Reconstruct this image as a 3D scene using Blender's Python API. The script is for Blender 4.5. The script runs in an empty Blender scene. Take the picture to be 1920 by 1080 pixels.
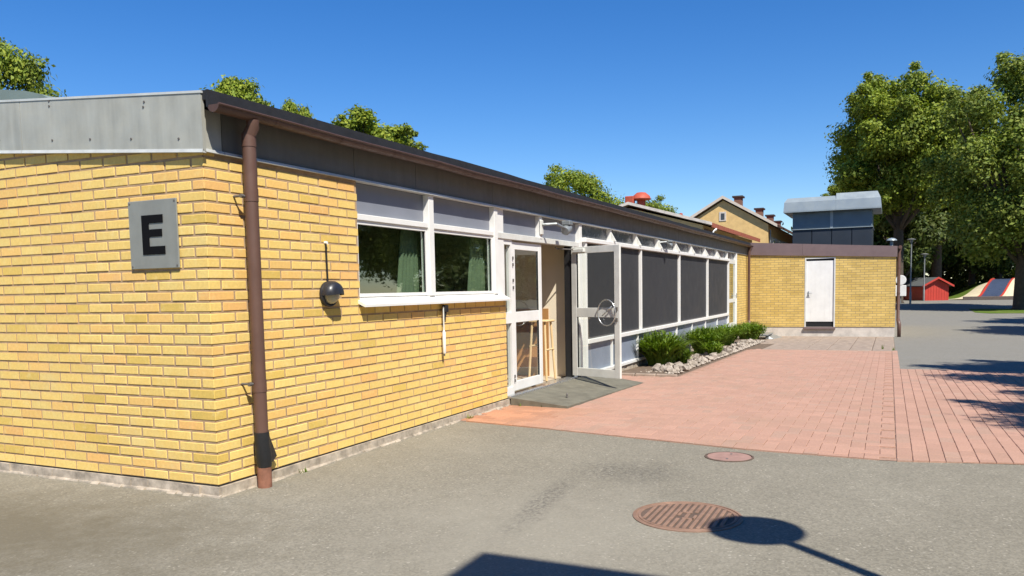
import bpy, math, random
import numpy as np
from mathutils import Vector, Matrix

SC = bpy.context.scene
COL = SC.collection
R = math.radians

# ------------------------------------------------------------------ camera
CAM = Vector((-4.6425, -4.7368, 1.5803))
yaw, pitch, roll = R(25.122), R(-4.560), R(-1.0915)
fw = Vector((math.cos(yaw) * math.cos(pitch), math.sin(yaw) * math.cos(pitch), math.sin(pitch)))
rt = Vector((math.sin(yaw), -math.cos(yaw), 0))
up = rt.cross(fw)
rt2 = math.cos(roll) * rt + math.sin(roll) * up
up2 = -math.sin(roll) * rt + math.cos(roll) * up
cd = bpy.data.cameras.new('camera')
cam = bpy.data.objects.new('camera', cd)
COL.objects.link(cam)
m = Matrix((rt2, up2, -fw)).transposed().to_4x4()
m.translation = CAM
cam.matrix_world = m
cd.sensor_fit = 'HORIZONTAL'
cd.sensor_width = 36
cd.lens = 1510.02 / 1920 * 36
cd.shift_y = (663.59 - 540) / 1920
cd.clip_start = 0.05
cd.clip_end = 3000
SC.camera = cam

# ------------------------------------------------------------------ sky, sun, exposure
SUN_EL = R(52)
SH = Vector((0.66, 0.75, 0)).normalized()          # the way shadows fall on the ground
W = bpy.data.worlds.new('World')
SC.world = W
W.use_nodes = True
wn = W.node_tree
sky = wn.nodes.new('ShaderNodeTexSky')
sky.sky_type = 'NISHITA'
sky.sun_disc = False
sky.sun_elevation = SUN_EL
sky.sun_rotation = math.atan2(-SH.x, -SH.y)
sky.air_density = 1.0
sky.dust_density = 0.0
sky.ozone_density = 5.5
bg = wn.nodes['Background']
hs_ = wn.nodes.new('ShaderNodeHueSaturation')
hs_.inputs['Saturation'].default_value = 1.29
hs_.inputs['Hue'].default_value = 0.509
wn.links.new(sky.outputs[0], hs_.inputs['Color'])
wn.links.new(hs_.outputs[0], bg.inputs[0])
bg.inputs[1].default_value = 0.100
sl = bpy.data.lights.new('sun', 'SUN')
sl.energy = 5.0
sl.angle = R(0.53)
sl.color = (1.0, 0.95, 0.86)
sun = bpy.data.objects.new('sun', sl)
COL.objects.link(sun)
sd = Vector((SH.x * math.cos(SUN_EL), SH.y * math.cos(SUN_EL), -math.sin(SUN_EL)))
sun.rotation_euler = sd.to_track_quat('-Z', 'Y').to_euler()
sun.location = (-10, -12, 20)
SC.view_settings.view_transform = 'Standard'
SC.view_settings.look = 'None'
SC.view_settings.gamma = 1
SC.view_settings.exposure = 0.5
SC.view_settings.use_curve_mapping = False
SC.cycles.use_denoising = True
SC.cycles.max_bounces = 7
SC.cycles.transparent_max_bounces = 12
SC.cycles.caustics_reflective = False
SC.cycles.caustics_refractive = False

rnd = random.Random(7)
npr = np.random.default_rng(7)


def gz(x):
    if x < 4:
        return 0.0
    if x < 26:
        return -(x - 4) * 0.0135
    if x < 48:
        return -0.297
    if x < 68:
        return -0.297 + (x - 48) / 20 * 0.33
    return 0.033


# ------------------------------------------------------------------ materials
class NT:
    def __init__(s, name):
        s.m = bpy.data.materials.new(name)
        s.m.use_nodes = True
        s.t = s.m.node_tree
        s.b = s.t.nodes['Principled BSDF']

    def n(s, typ, **kw):
        nd = s.t.nodes.new(typ)
        for k, v in kw.items():
            if k.startswith('i_'):
                key = k[2:]
                nd.inputs[int(key) if key.isdigit() else key].default_value = v
            else:
                setattr(nd, k, v)
        return nd

    def l(s, a, b):
        s.t.links.new(a, b)

    def obj(s):
        if not hasattr(s, '_tc'):
            s._tc = s.n('ShaderNodeTexCoord')
        return s._tc.outputs['Object']

    def world(s):
        if not hasattr(s, '_geo'):
            s._geo = s.n('ShaderNodeNewGeometry')
        return s._geo.outputs['Position']

    def noise(s, scale, detail=4, rough=0.55, vec=None, sc3=None):
        v = vec if vec is not None else s.world()
        if sc3:
            mp = s.n('ShaderNodeMapping')
            mp.inputs['Scale'].default_value = sc3
            s.l(v, mp.inputs[0])
            v = mp.outputs[0]
        nn = s.n('ShaderNodeTexNoise')
        nn.inputs['Scale'].default_value = scale
        nn.inputs['Detail'].default_value = detail
        nn.inputs['Roughness'].default_value = rough
        s.l(v, nn.inputs['Vector'])
        return nn.outputs['Fac']

    def rng(s, val, a, b, c=0.0, d=1.0):
        mr = s.n('ShaderNodeMapRange')
        s.l(val, mr.inputs[0])
        mr.inputs[1].default_value = a
        mr.inputs[2].default_value = b
        mr.inputs[3].default_value = c
        mr.inputs[4].default_value = d
        return mr.outputs[0]

    def math(s, op, a, b=None):
        nd = s.n('ShaderNodeMath', operation=op)
        for i, q in enumerate((a, b)):
            if q is None:
                continue
            if isinstance(q, (int, float)):
                nd.inputs[i].default_value = q
            else:
                s.l(q, nd.inputs[i])
        return nd.outputs[0]

    def mix(s, fac, a, b, mode='MIX'):
        nd = s.n('ShaderNodeMix', data_type='RGBA', blend_type=mode)
        for i, q in ((0, fac), (6, a), (7, b)):
            if isinstance(q, (int, float)):
                nd.inputs[i].default_value = q
            elif isinstance(q, tuple):
                nd.inputs[i].default_value = (*q, 1) if len(q) == 3 else q
            else:
                s.l(q, nd.inputs[i])
        return nd.outputs[2]

    def col(s, c):
        if isinstance(c, tuple):
            s.b.inputs['Base Color'].default_value = (*c, 1)
        else:
            s.l(c, s.b.inputs['Base Color'])

    def bump(s, h, strength=0.3, dist=0.01):
        bp = s.n('ShaderNodeBump')
        bp.inputs['Strength'].default_value = strength
        bp.inputs['Distance'].default_value = dist
        s.l(h, bp.inputs['Height'])
        s.l(bp.outputs[0], s.b.inputs['Normal'])

    def set(s, rough=None, metal=None, spec=None):
        if rough is not None:
            s.b.inputs['Roughness'].default_value = rough
        if metal is not None:
            s.b.inputs['Metallic'].default_value = metal
        if spec is not None:
            s.b.inputs['Specular IOR Level'].default_value = spec
        return s


MATS = {}


def simple(name, c, rough=0.6, var=0.12, scale=6.0, metal=0.0, bump=0.0, bscale=60, spec=0.4, streak=False):
    t = NT(name)
    f = t.noise(scale, 5, 0.6)
    if streak:
        f2 = t.noise(9, 3, 0.6, sc3=(1, 1, 0.12))
        f = t.math('ADD', t.math('MULTIPLY', f, 0.5), t.math('MULTIPLY', f2, 0.5))
    v = t.rng(f, 0.3, 0.7, 1 - var, 1 + var * 0.6)
    t.col(t.mix(1.0, c, v, 'MULTIPLY'))
    t.set(rough, metal, spec)
    rr = t.noise(scale * 2.3, 3)
    t.l(t.rng(rr, 0.3, 0.7, max(0.02, rough - 0.1), min(1, rough + 0.1)), t.b.inputs['Roughness'])
    if bump:
        t.bump(t.noise(bscale, 4, 0.6), bump, 0.004)
    MATS[name] = t.m
    return t.m


def brick_mat(name, source):
    """near bricks: tint from the object colour or from a face colour attribute"""
    t = NT(name)
    if source == 'object':
        c = t.n('ShaderNodeObjectInfo').outputs['Color']
    else:
        c = t.n('ShaderNodeVertexColor', layer_name='tint').outputs['Color']
    f = t.noise(38, 5, 0.65)
    c = t.mix(1.0, c, t.rng(f, 0.28, 0.72, 0.88, 1.08), 'MULTIPLY')
    c = t.mix(t.rng(t.noise(9, 4, 0.6), 0.45, 0.75, 0, 0.55), c, (0.78, 0.50, 0.13))
    c = t.mix(t.rng(t.noise(13, 3, 0.6), 0.55, 0.75, 0, 0.5), c, (0.82, 0.64, 0.27))
    sp = t.noise(160, 2, 0.5)
    c = t.mix(t.rng(sp, 0.66, 0.74, 0, 0.22), c, (0.40, 0.26, 0.08))
    # soot and lime bloom with a shape of their own
    w = t.noise(1.7, 5, 0.6)
    c = t.mix(t.rng(w, 0.58, 0.75, 0, 0.22), c, (0.62, 0.52, 0.36))
    t.col(c)
    t.set(0.85, 0, 0.25)
    t.bump(t.noise(120, 5, 0.7), 0.35, 0.003)
    MATS[name] = t.m


def far_brick_mat(name, axis):
    t = NT(name)
    sp = t.n('ShaderNodeSeparateXYZ')
    t.l(t.world(), sp.inputs[0])
    cb = t.n('ShaderNodeCombineXYZ')
    t.l(sp.outputs[axis], cb.inputs[0])
    t.l(sp.outputs[2], cb.inputs[1])
    bt = t.n('ShaderNodeTexBrick')
    t.l(cb.outputs[0], bt.inputs['Vector'])
    bt.inputs['Color1'].default_value = (0.70, 0.50, 0.16, 1)
    bt.inputs['Color2'].default_value = (0.56, 0.385, 0.105, 1)
    bt.inputs['Mortar'].default_value = (0.34, 0.24, 0.13, 1)
    bt.inputs['Scale'].default_value = 1
    bt.inputs['Mortar Size'].default_value = 0.008
    bt.inputs['Brick Width'].default_value = 0.272
    bt.inputs['Row Height'].default_value = 0.085
    bt.inputs['Bias'].default_value = -0.2
    f = t.noise(2.2, 4)
    t.col(t.mix(1.0, bt.outputs['Color'], t.rng(f, 0.3, 0.7, 0.86, 1.08), 'MULTIPLY'))
    t.set(0.88, 0, 0.2)
    t.bump(bt.outputs['Fac'], -0.5, 0.006)
    MATS[name] = t.m


def asphalt_mat():
    t = NT('asphalt')
    base = t.mix(t.rng(t.noise(0.55, 5, 0.6), 0.3, 0.7), (0.208, 0.190, 0.148), (0.256, 0.235, 0.185))
    spx = t.n('ShaderNodeSeparateXYZ')
    t.l(t.world(), spx.inputs[0])
    base = t.mix(t.rng(t.math('ADD', spx.outputs[0], t.math('MULTIPLY', t.noise(0.6, 3), 1.0)), 11.5, 13.5), base, (0.218, 0.208, 0.180))
    base = t.mix(t.rng(t.noise(2.6, 6, 0.7), 0.4, 0.75, 0, 0.4), base, (0.180, 0.165, 0.128))
    vr = t.n('ShaderNodeTexVoronoi')
    vr.inputs['Scale'].default_value = 75
    t.l(t.world(), vr.inputs['Vector'])
    sx = t.n('ShaderNodeSeparateColor')
    t.l(vr.outputs['Color'], sx.inputs[0])
    base = t.mix(1.0, base, t.rng(sx.outputs[0], 0, 1, 0.80, 1.17), 'MULTIPLY')
    base = t.mix(t.rng(t.math('MULTIPLY', sx.outputs[1], t.rng(t.noise(5, 3), 0.4, 0.6, 0.97, 1.0)), 0.955, 0.98, 0, 0.5), base, (0.50, 0.46, 0.38))
    base = t.mix(t.rng(t.noise(30, 3), 0.62, 0.72, 0, 0.14), base, (0.13, 0.12, 0.105))

    def blob(cx, cy, rx, ry, ang):
        mp = t.n('ShaderNodeMapping', vector_type='TEXTURE')
        mp.inputs['Location'].default_value = (cx, cy, 0)
        mp.inputs['Rotation'].default_value = (0, 0, ang)
        mp.inputs['Scale'].default_value = (rx, ry, 1000)
        t.l(t.world(), mp.inputs[0])
        ln = t.n('ShaderNodeVectorMath', operation='LENGTH')
        t.l(mp.outputs[0], ln.inputs[0])
        wob = t.math('ADD', ln.outputs['Value'], t.math('MULTIPLY', t.math('SUBTRACT', t.noise(3.2, 5, 0.7), 0.5), 1.5))
        return t.rng(wob, 0.25, 1.0, 1, 0)
    scr = t.rng(t.noise(26, 5, 0.75), 0.42, 0.62)
    s1 = t.math('MULTIPLY', blob(1.95, -2.70, 0.50, 0.62, 0), scr)
    s2 = t.math('MULTIPLY', blob(0.85, -2.42, 1.15, 0.16, 0.10), scr)
    st = t.math('MAXIMUM', s1, s2)
    s4 = blob(0.1, -2.7, 1.7, 1.5, 0.3)
    base = t.mix(t.math('MULTIPLY', s4, 0.5), base, (0.300, 0.277, 0.222))
    base = t.mix(t.math('MULTIPLY', st, 0.8), base, (0.085, 0.079, 0.068))
    s3 = blob(-1.35, 0.9, 1.25, 2.5, 0.2)
    base = t.mix(t.math('MULTIPLY', s3, 0.8), base, (0.128, 0.110, 0.074))
    t.col(base)
    t.set(0.9, 0, 0.25)
    h = t.math('ADD', t.math('MULTIPLY', vr.outputs['Distance'], 0.6), t.noise(140, 3, 0.6))
    t.bump(h, 0.34, 0.006)
    MATS['asphalt'] = t.m


def paver_mat(name, source, dirt=(0.335, 0.225, 0.160)):
    t = NT(name)
    if source == 'object':
        c = t.n('ShaderNodeObjectInfo').outputs['Color']
    else:
        c = t.n('ShaderNodeVertexColor', layer_name='tint').outputs['Color']
    c = t.mix(1.0, c, t.rng(t.noise(55, 4, 0.7), 0.3, 0.7, 0.86, 1.1), 'MULTIPLY')
    c = t.mix(t.rng(t.noise(1.1, 5, 0.65), 0.48, 0.72, 0, 0.45), c, dirt)
    sp = t.noise(220, 2)
    c = t.mix(t.rng(sp, 0.65, 0.72, 0, 0.3), c, (0.22, 0.12, 0.09))
    t.col(c)
    t.set(0.9, 0, 0.2)
    t.bump(t.noise(170, 4, 0.7), 0.3, 0.003)
    MATS[name] = t.m


def leaf_mat(name, c1, c2, c3, trans=0.25):
    t = NT(name)
    rp = t.n('ShaderNodeNewGeometry').outputs['Random Per Island']
    c = t.mix(t.rng(rp, 0, 0.6), c1, c2)
    c = t.mix(t.rng(rp, 0.72, 1.0, 0, 0.85), c, c3)
    c = t.mix(1.0, c, t.rng(t.noise(0.45, 4, 0.6), 0.3, 0.7, 0.72, 1.25), 'MULTIPLY')
    t.col(c)
    t.set(0.6, 0, 0.3)
    tr = t.n('ShaderNodeBsdfTranslucent')
    t.l(t.mix(1.0, c, (1.2, 1.25, 0.5), 'MULTIPLY'), tr.inputs[0])
    ms = t.n('ShaderNodeMixShader')
    ms.inputs[0].default_value = trans
    out = t.t.nodes['Material Output']
    t.l(t.b.outputs[0], ms.inputs[1])
    t.l(tr.outputs[0], ms.inputs[2])
    t.l(ms.outputs[0], out.inputs[0])
    MATS[name] = t.m


def glass_mat(name, tint, base_refl=0.06):
    t = NT(name)
    fr = t.n('ShaderNodeFresnel')
    fr.inputs[0].default_value = 1.52
    wv = t.n('ShaderNodeBump')
    wv.inputs['Strength'].default_value = 0.05
    wv.inputs['Distance'].default_value = 0.02
    t.l(t.noise(1.6, 2), wv.inputs['Height'])
    gl = t.n('ShaderNodeBsdfGlossy')
    gl.inputs['Roughness'].default_value = 0.015
    gl.inputs['Color'].default_value = (0.9, 0.95, 0.93, 1)
    t.l(wv.outputs[0], gl.inputs['Normal'])
    tp = t.n('ShaderNodeBsdfTransparent')
    tp.inputs[0].default_value = (*tint, 1)
    ms = t.n('ShaderNodeMixShader')
    front = t.math('SUBTRACT', 1.0, t.n('ShaderNodeNewGeometry').outputs['Backfacing'])
    t.l(t.math('MULTIPLY', front, t.math('MINIMUM', t.math('ADD', t.math('MULTIPLY', fr.outputs[0], 1.7), base_refl), 0.95)), ms.inputs[0])
    t.l(tp.outputs[0], ms.inputs[1])
    t.l(gl.outputs[0], ms.inputs[2])
    t.l(ms.outputs[0], t.t.nodes['Material Output'].inputs[0])
    MATS[name] = t.m


def grass_mat():
    t = NT('lawn')
    c = t.mix(t.rng(t.noise(3, 6, 0.7), 0.35, 0.7), (0.075, 0.125, 0.018), (0.13, 0.19, 0.03))
    c = t.mix(t.rng(t.noise(0.5, 3), 0.5, 0.7, 0, 0.4), c, (0.19, 0.19, 0.06))
    t.col(c)
    t.set(0.9, 0, 0.1)
    t.bump(t.noise(45, 4, 0.8), 0.6, 0.03)
    MATS['lawn'] = t.m


def wood_mat():
    t = NT('birch_wood')
    f = t.noise(7, 4, 0.6, sc3=(6, 6, 0.6))
    t.col(t.mix(t.rng(f, 0.3, 0.7), (0.66, 0.45, 0.22), (0.78, 0.58, 0.32)))
    t.set(0.5, 0, 0.4)
    MATS['birch_wood'] = t.m


def rock_mat():
    t = NT('rock')
    c = t.n('ShaderNodeObjectInfo').outputs['Random']
    c = t.mix(c, (0.50, 0.43, 0.35), (0.30, 0.255, 0.21))
    c = t.mix(t.rng(t.noise(14, 5, 0.7), 0.4, 0.7), c, (0.27, 0.235, 0.20))
    t.col(c)
    t.set(0.9, 0, 0.2)
    t.bump(t.noise(30, 5, 0.7), 0.6, 0.02)
    MATS['rock'] = t.m


brick_mat('brick_object', 'object')
brick_mat('brick_attr', 'attr')
far_brick_mat('brick_run_x', 0)
far_brick_mat('brick_run_y', 1)
asphalt_mat()
paver_mat('paver_object', 'object')
paver_mat('paver_attr', 'attr')
leaf_mat('leaf_mid', (0.115, 0.170, 0.018), (0.215, 0.270, 0.028), (0.33, 0.34, 0.036))
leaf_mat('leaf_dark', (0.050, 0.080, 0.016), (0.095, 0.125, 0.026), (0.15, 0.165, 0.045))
leaf_mat('leaf_olive', (0.105, 0.155, 0.022), (0.205, 0.255, 0.036), (0.31, 0.33, 0.070))
leaf_mat('blade_green', (0.085, 0.155, 0.012), (0.150, 0.235, 0.020), (0.24, 0.31, 0.035), 0.3)
glass_mat('glass', (0.86, 0.93, 0.88), 0.15)
glass_mat('glass_clear', (0.95, 0.97, 0.96), 0.0)
grass_mat()
wood_mat()
rock_mat()
simple('mortar', (0.455, 0.315, 0.185), 0.95, 0.25, 12, bump=0.5, bscale=90, spec=0.15)
simple('paver_sand', (0.37, 0.235, 0.175), 0.95, 0.3, 20, bump=0.4, spec=0.1)
simple('concrete', (0.44, 0.375, 0.295), 0.9, 0.45, 9, bump=0.9, bscale=28, spec=0.2)
simple('concrete_pale', (0.62, 0.56, 0.49), 0.9, 0.22, 4, bump=0.4, bscale=40, spec=0.2)
simple('slab_grey', (0.34, 0.27, 0.215), 0.92, 0.3, 5, bump=0.4, spec=0.15)
simple('zinc', (0.455, 0.45, 0.385), 0.55, 0.24, 3.2, metal=0.25, streak=True, bump=0.05, bscale=8)
simple('zinc_strip', (0.60, 0.61, 0.57), 0.5, 0.15, 5, metal=0.2)
simple('screw', (0.12, 0.11, 0.10), 0.6, 0.1)
simple('gutter_brown', (0.122, 0.064, 0.046), 0.55, 0.22, 4, streak=True, spec=0.5)
simple('gutter_dark', (0.085, 0.046, 0.034), 0.5, 0.22, 4, streak=True, spec=0.5)
simple('zinc_dark', (0.185, 0.180, 0.155), 0.6, 0.2, 3.2, metal=0.2, streak=True)  # darker grey version of the zinc, for the long front roof edge
simple('roof_felt', (0.020, 0.021, 0.025), 0.75, 0.3, 9, bump=0.4, bscale=90)
simple('black_wrap', (0.018, 0.018, 0.019), 0.5, 0.3, 12)
simple('clay_pipe', (0.27, 0.12, 0.075), 0.75, 0.3, 15)
simple('white_paint', (0.80, 0.79, 0.75), 0.38, 0.07, 3, spec=0.5)
simple('white_aged', (0.68, 0.68, 0.63), 0.42, 0.12, 5, spec=0.5)
simple('spandrel', (0.215, 0.230, 0.270), 0.5, 0.08, 2)
simple('screen_fabric', (0.038, 0.039, 0.042), 0.7, 0.08, 1.2, spec=0.3, bump=0.1, bscale=400)
simple('transom_grey', (0.085, 0.090, 0.105), 0.25, 0.1, 2)
simple('plinth_panel', (0.235, 0.27, 0.335), 0.5, 0.08, 2)
simple('rubber_black', (0.012, 0.012, 0.013), 0.6, 0.2)
simple('lamp_black', (0.022, 0.023, 0.030), 0.38, 0.15, 10, spec=0.5)
simple('lens_frost', (0.42, 0.40, 0.30), 0.25, 0.15, 20)
simple('sign_metal', (0.30, 0.30, 0.262), 0.5, 0.14, 7, metal=0.3, streak=True)
simple('letter_black', (0.006, 0.006, 0.007), 0.85, 0.1, spec=0.1)
simple('cast_rust', (0.285, 0.175, 0.120), 0.7, 0.25, 12, metal=0.1, bump=0.3)
simple('cast_groove', (0.125, 0.085, 0.062), 0.8, 0.25, 12, bump=0.3)
simple('cover_pink', (0.33, 0.20, 0.165), 0.85, 0.2, 10, bump=0.3)
simple('mat_rubber', (0.165, 0.155, 0.118), 0.9, 0.28, 5, bump=0.5, bscale=120)
simple('steel', (0.55, 0.56, 0.55), 0.3, 0.08, 8, metal=0.8)
simple('grey_steel', (0.26, 0.28, 0.285), 0.45, 0.15, 6, metal=0.3)
simple('brown_fascia', (0.185, 0.130, 0.125), 0.5, 0.12, 2.5)
simple('unit_light', (0.31, 0.355, 0.37), 0.42, 0.1, 1.5, metal=0.25)
simple('unit_mid', (0.135, 0.18, 0.21), 0.45, 0.1, 1.5, metal=0.15)
simple('unit_dark', (0.028, 0.035, 0.046), 0.45, 0.15, 1.5)
simple('interior_beige', (0.78, 0.69, 0.53), 0.8, 0.06, 1)
simple('room_wall', (0.50, 0.52, 0.42), 0.8, 0.1, 1.5)
simple('interior_dark', (0.16, 0.14, 0.105), 0.85, 0.2, 1.5)
simple('floor_lino', (0.50, 0.43, 0.33), 0.5, 0.15, 3)
simple('orange_panel', (0.42, 0.21, 0.075), 0.6, 0.12, 2)
simple('curtain_green', (0.25, 0.29, 0.20), 0.85, 0.12, 5)
simple('cream_trim', (0.62, 0.54, 0.45), 0.6, 0.08, 2)
simple('brown_soffit', (0.20, 0.145, 0.09), 0.75, 0.15, 3)
simple('red_tile', (0.33, 0.095, 0.055), 0.8, 0.25, 3)
simple('red_paint', (0.47, 0.045, 0.028), 0.6, 0.1, 3)
simple('red_cowl', (0.44, 0.085, 0.045), 0.6, 0.2, 4)
simple('chimney_cap', (0.055, 0.045, 0.04), 0.6, 0.2, 4)
simple('house_yellow', (0.70, 0.475, 0.20), 0.9, 0.14, 3, bump=0.2)
simple('dark_brick', (0.20, 0.115, 0.08), 0.85, 0.2, 4)
simple('window_dark', (0.05, 0.052, 0.055), 0.12, 0.1, 1, spec=0.6)
simple('grey_felt', (0.115, 0.125, 0.125), 0.85, 0.15, 3)
simple('slide_blue', (0.055, 0.075, 0.13), 0.35, 0.1, 2)
simple('sand', (0.60, 0.52, 0.36), 0.95, 0.12, 2, bump=0.3)
simple('timber_grey', (0.13, 0.10, 0.085), 0.85, 0.2, 5)
simple('bark', (0.075, 0.058, 0.042), 0.95, 0.3, 6, bump=0.7, bscale=18)
simple('soil', (0.16, 0.115, 0.08), 0.95, 0.3, 9, bump=0.6)
simple('pole_grey', (0.22, 0.23, 0.225), 0.5, 0.1, 4, metal=0.3)
simple('green_copper', (0.20, 0.25, 0.22), 0.6, 0.15, 3)


# ------------------------------------------------------------------ mesh building
class MB:
    def __init__(s):
        s.v, s.f, s.c = [], [], []

    def add(s, vs, fs, tint=None):
        o = len(s.v)
        s.v += [tuple(q) for q in vs]
        for f in fs:
            s.f.append(tuple(i + o for i in f))
            s.c.append(tint)
        return s

    def box(s, x0, x1, y0, y1, z0, z1, tint=None):
        vs = [(x0, y0, z0), (x1, y0, z0), (x1, y1, z0), (x0, y1, z0), (x0, y0, z1), (x1, y0, z1), (x1, y1, z1), (x0, y1, z1)]
        return s.add(vs, [(0, 3, 2, 1), (4, 5, 6, 7), (0, 1, 5, 4), (1, 2, 6, 5), (2, 3, 7, 6), (3, 0, 4, 7)], tint)

    def bbox(s, x0, x1, y0, y1, z0, z1, b):
        """box with chamfered edges"""
        b = min(b, (x1 - x0) * .45, (y1 - y0) * .45, (z1 - z0) * .45)
        vs = []
        idx = {}
        for ix in (0, 1):
            for iy in (0, 1):
                for iz in (0, 1):
                    X, Y, Z = (x0, x1)[ix], (y0, y1)[iy], (z0, z1)[iz]
                    sx, sy, sz = (b, -b)[ix], (b, -b)[iy], (b, -b)[iz]
                    for a in range(3):
                        q = [X + sx, Y + sy, Z + sz]
                        q[a] = (X, Y, Z)[a]
                        idx[(ix, iy, iz, a)] = len(vs)
                        vs.append(q)
        fs = []
        for a in range(3):
            u, w = [(1, 2), (2, 0), (0, 1)][a]
            for sgn in (0, 1):
                ring = []
                for cu, cw in ((0, 0), (1, 0), (1, 1), (0, 1)):
                    k = [0, 0, 0]
                    k[a], k[u], k[w] = sgn, cu, cw
                    ring.append(idx[(*k, a)])
                fs.append(tuple(ring if sgn else ring[::-1]))
        for a in range(3):       # edges along axis a
            u, w = [(1, 2), (2, 0), (0, 1)][a]
            for cu in (0, 1):
                for cw in (0, 1):
                    k0 = [0, 0, 0]
                    k0[u], k0[w] = cu, cw
                    k1 = list(k0)
                    k1[a] = 1
                    q = (idx[(*k0, u)], idx[(*k1, u)], idx[(*k1, w)], idx[(*k0, w)])
                    fs.append(q if cu != cw else q[::-1])
        for ix in (0, 1):
            for iy in (0, 1):
                for iz in (0, 1):
                    q = (idx[(ix, iy, iz, 0)], idx[(ix, iy, iz, 1)], idx[(ix, iy, iz, 2)])
                    fs.append(q if (ix + iy + iz) % 2 else q[::-1])
        return s.add(vs, fs)

    def prism(s, poly, axis, a, b):
        """poly: 2-d points, swept along axis 0/1/2 from a to b"""
        n = len(poly)

        def mk(p, t):
            if axis == 0:
                return (t, p[0], p[1])
            if axis == 1:
                return (p[0], t, p[1])
            return (p[0], p[1], t)
        vs = [mk(p, a) for p in poly] + [mk(p, b) for p in poly]
        fs = [tuple(range(n)), tuple(range(2 * n - 1, n - 1, -1))]
        for i in range(n):
            j = (i + 1) % n
            fs.append((i, i + n, j + n, j))
        return s.add(vs, fs)

    def hexa(s, v8):
        return s.add(v8, [(0, 3, 2, 1), (4, 5, 6, 7), (0, 1, 5, 4), (1, 2, 6, 5), (2, 3, 7, 6), (3, 0, 4, 7)])

    def tube(s, pts, rad, n=8, caps=True):
        pts = [Vector(q) for q in pts]
        if not isinstance(rad, (list, tuple)):
            rad = [rad] * len(pts)
        vs, fs = [], []
        prev = None
        for i, q in enumerate(pts):
            d = (pts[min(i + 1, len(pts) - 1)] - pts[max(i - 1, 0)]).normalized()
            if prev is None:
                a = d.orthogonal().normalized()
            else:
                a = (prev - d * prev.dot(d))
                a = a.normalized() if a.length > 1e-6 else d.orthogonal().normalized()
            prev = a
            b = d.cross(a)
            for k in range(n):
                t = 2 * math.pi * k / n
                vs.append(q + (a * math.cos(t) + b * math.sin(t)) * rad[i])
        for i in range(len(pts) - 1):
            for k in range(n):
                k2 = (k + 1) % n
                fs.append((i * n + k, i * n + k2, (i + 1) * n + k2, (i + 1) * n + k))
        if caps:
            fs.append(tuple(range(n - 1, -1, -1)))
            fs.append(tuple(range((len(pts) - 1) * n, len(pts) * n)))
        return s.add(vs, fs)

    def lathe(s, prof, n=24, mat=None, a0=0.0, a1=2 * math.pi):
        """prof: (radius, height) pairs about z; mat: placement matrix"""
        full = abs(a1 - a0 - 2 * math.pi) < 1e-6
        m_ = n if full else n + 1
        vs, fs = [], []
        for r, h in prof:
            for k in range(m_):
                t = a0 + (a1 - a0) * k / n
                q = Vector((r * math.cos(t), r * math.sin(t), h))
                vs.append(mat @ q if mat else q)
        for i in range(len(prof) - 1):
            for k in range(n):
                k2 = (k + 1) % m_
                fs.append((i * m_ + k, i * m_ + k2, (i + 1) * m_ + k2, (i + 1) * m_ + k))
        return s.add(vs, fs)

    def mesh(s, name, mat, shift=(0, 0, 0), smooth=False):
        me = bpy.data.meshes.new(name)
        sx, sy, sz = shift
        me.from_pydata([(x - sx, y - sy, z - sz) for x, y, z in s.v], [], s.f)
        if any(c is not None for c in s.c):
            at = me.color_attributes.new('tint', 'FLOAT_COLOR', 'CORNER')
            arr = []
            for f, c in zip(s.f, s.c):
                arr += [c[0], c[1], c[2], 1.0] * len(f)
            at.data.foreach_set('color', arr)
        if mat:
            me.materials.append(MATS[mat])
        if smooth:
            me.polygons.foreach_set('use_smooth', [True] * len(me.polygons))
        me.update()
        return me

    def build(s, name, mat, parent=None, smooth=False, angle=None):
        if parent is None:
            xs = np.array(s.v)
            lo, hi = xs.min(0), xs.max(0)
            base = ((lo[0] + hi[0]) / 2, (lo[1] + hi[1]) / 2, lo[2])
        else:
            base = ORIGIN[parent.name]
        me = s.mesh(name, mat, base, smooth)
        o = bpy.data.objects.new(name, me)
        COL.objects.link(o)
        if parent is None:
            o.location = base
        else:
            o.parent = parent
        ORIGIN[o.name] = base
        if angle is not None:
            me.set_sharp_from_angle(angle=R(angle)) if hasattr(me, 'set_sharp_from_angle') else None
        return o


ORIGIN = {}


def tag(o, label, cat, group=None, kind=None):
    o['label'] = label
    if cat:
        o['category'] = cat
    if group:
        o['group'] = group
    if kind:
        o['kind'] = kind
    return o


def thing(name, loc, label, cat, group=None):
    o = bpy.data.objects.new(name, None)
    COL.objects.link(o)
    o.location = loc
    o.empty_display_size = 0.2
    ORIGIN[o.name] = tuple(loc)
    return tag(o, label, cat, group)


def structure(o):
    o['kind'] = 'structure'
    return o


def inst(me, name, parent, loc, scale=(1, 1, 1), rotz=0.0, color=None):
    """a copy of a small shared mesh at a world position under parent"""
    o = bpy.data.objects.new(name, me)
    COL.objects.link(o)
    if parent is not None:
        b = ORIGIN[parent.name]
        o.parent = parent
        o.location = (loc[0] - b[0], loc[1] - b[1], loc[2] - b[2])
    else:
        o.location = loc
    o.scale = scale
    o.rotation_euler = (0, 0, rotz)
    if color:
        o.color = (*color, 1)
    return o


def B(name, mat, parent, *dims, bev=0.0):
    b = MB()
    if bev:
        b.bbox(*dims, bev)
    else:
        b.box(*dims)
    return b.build(name, mat, parent)


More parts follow.
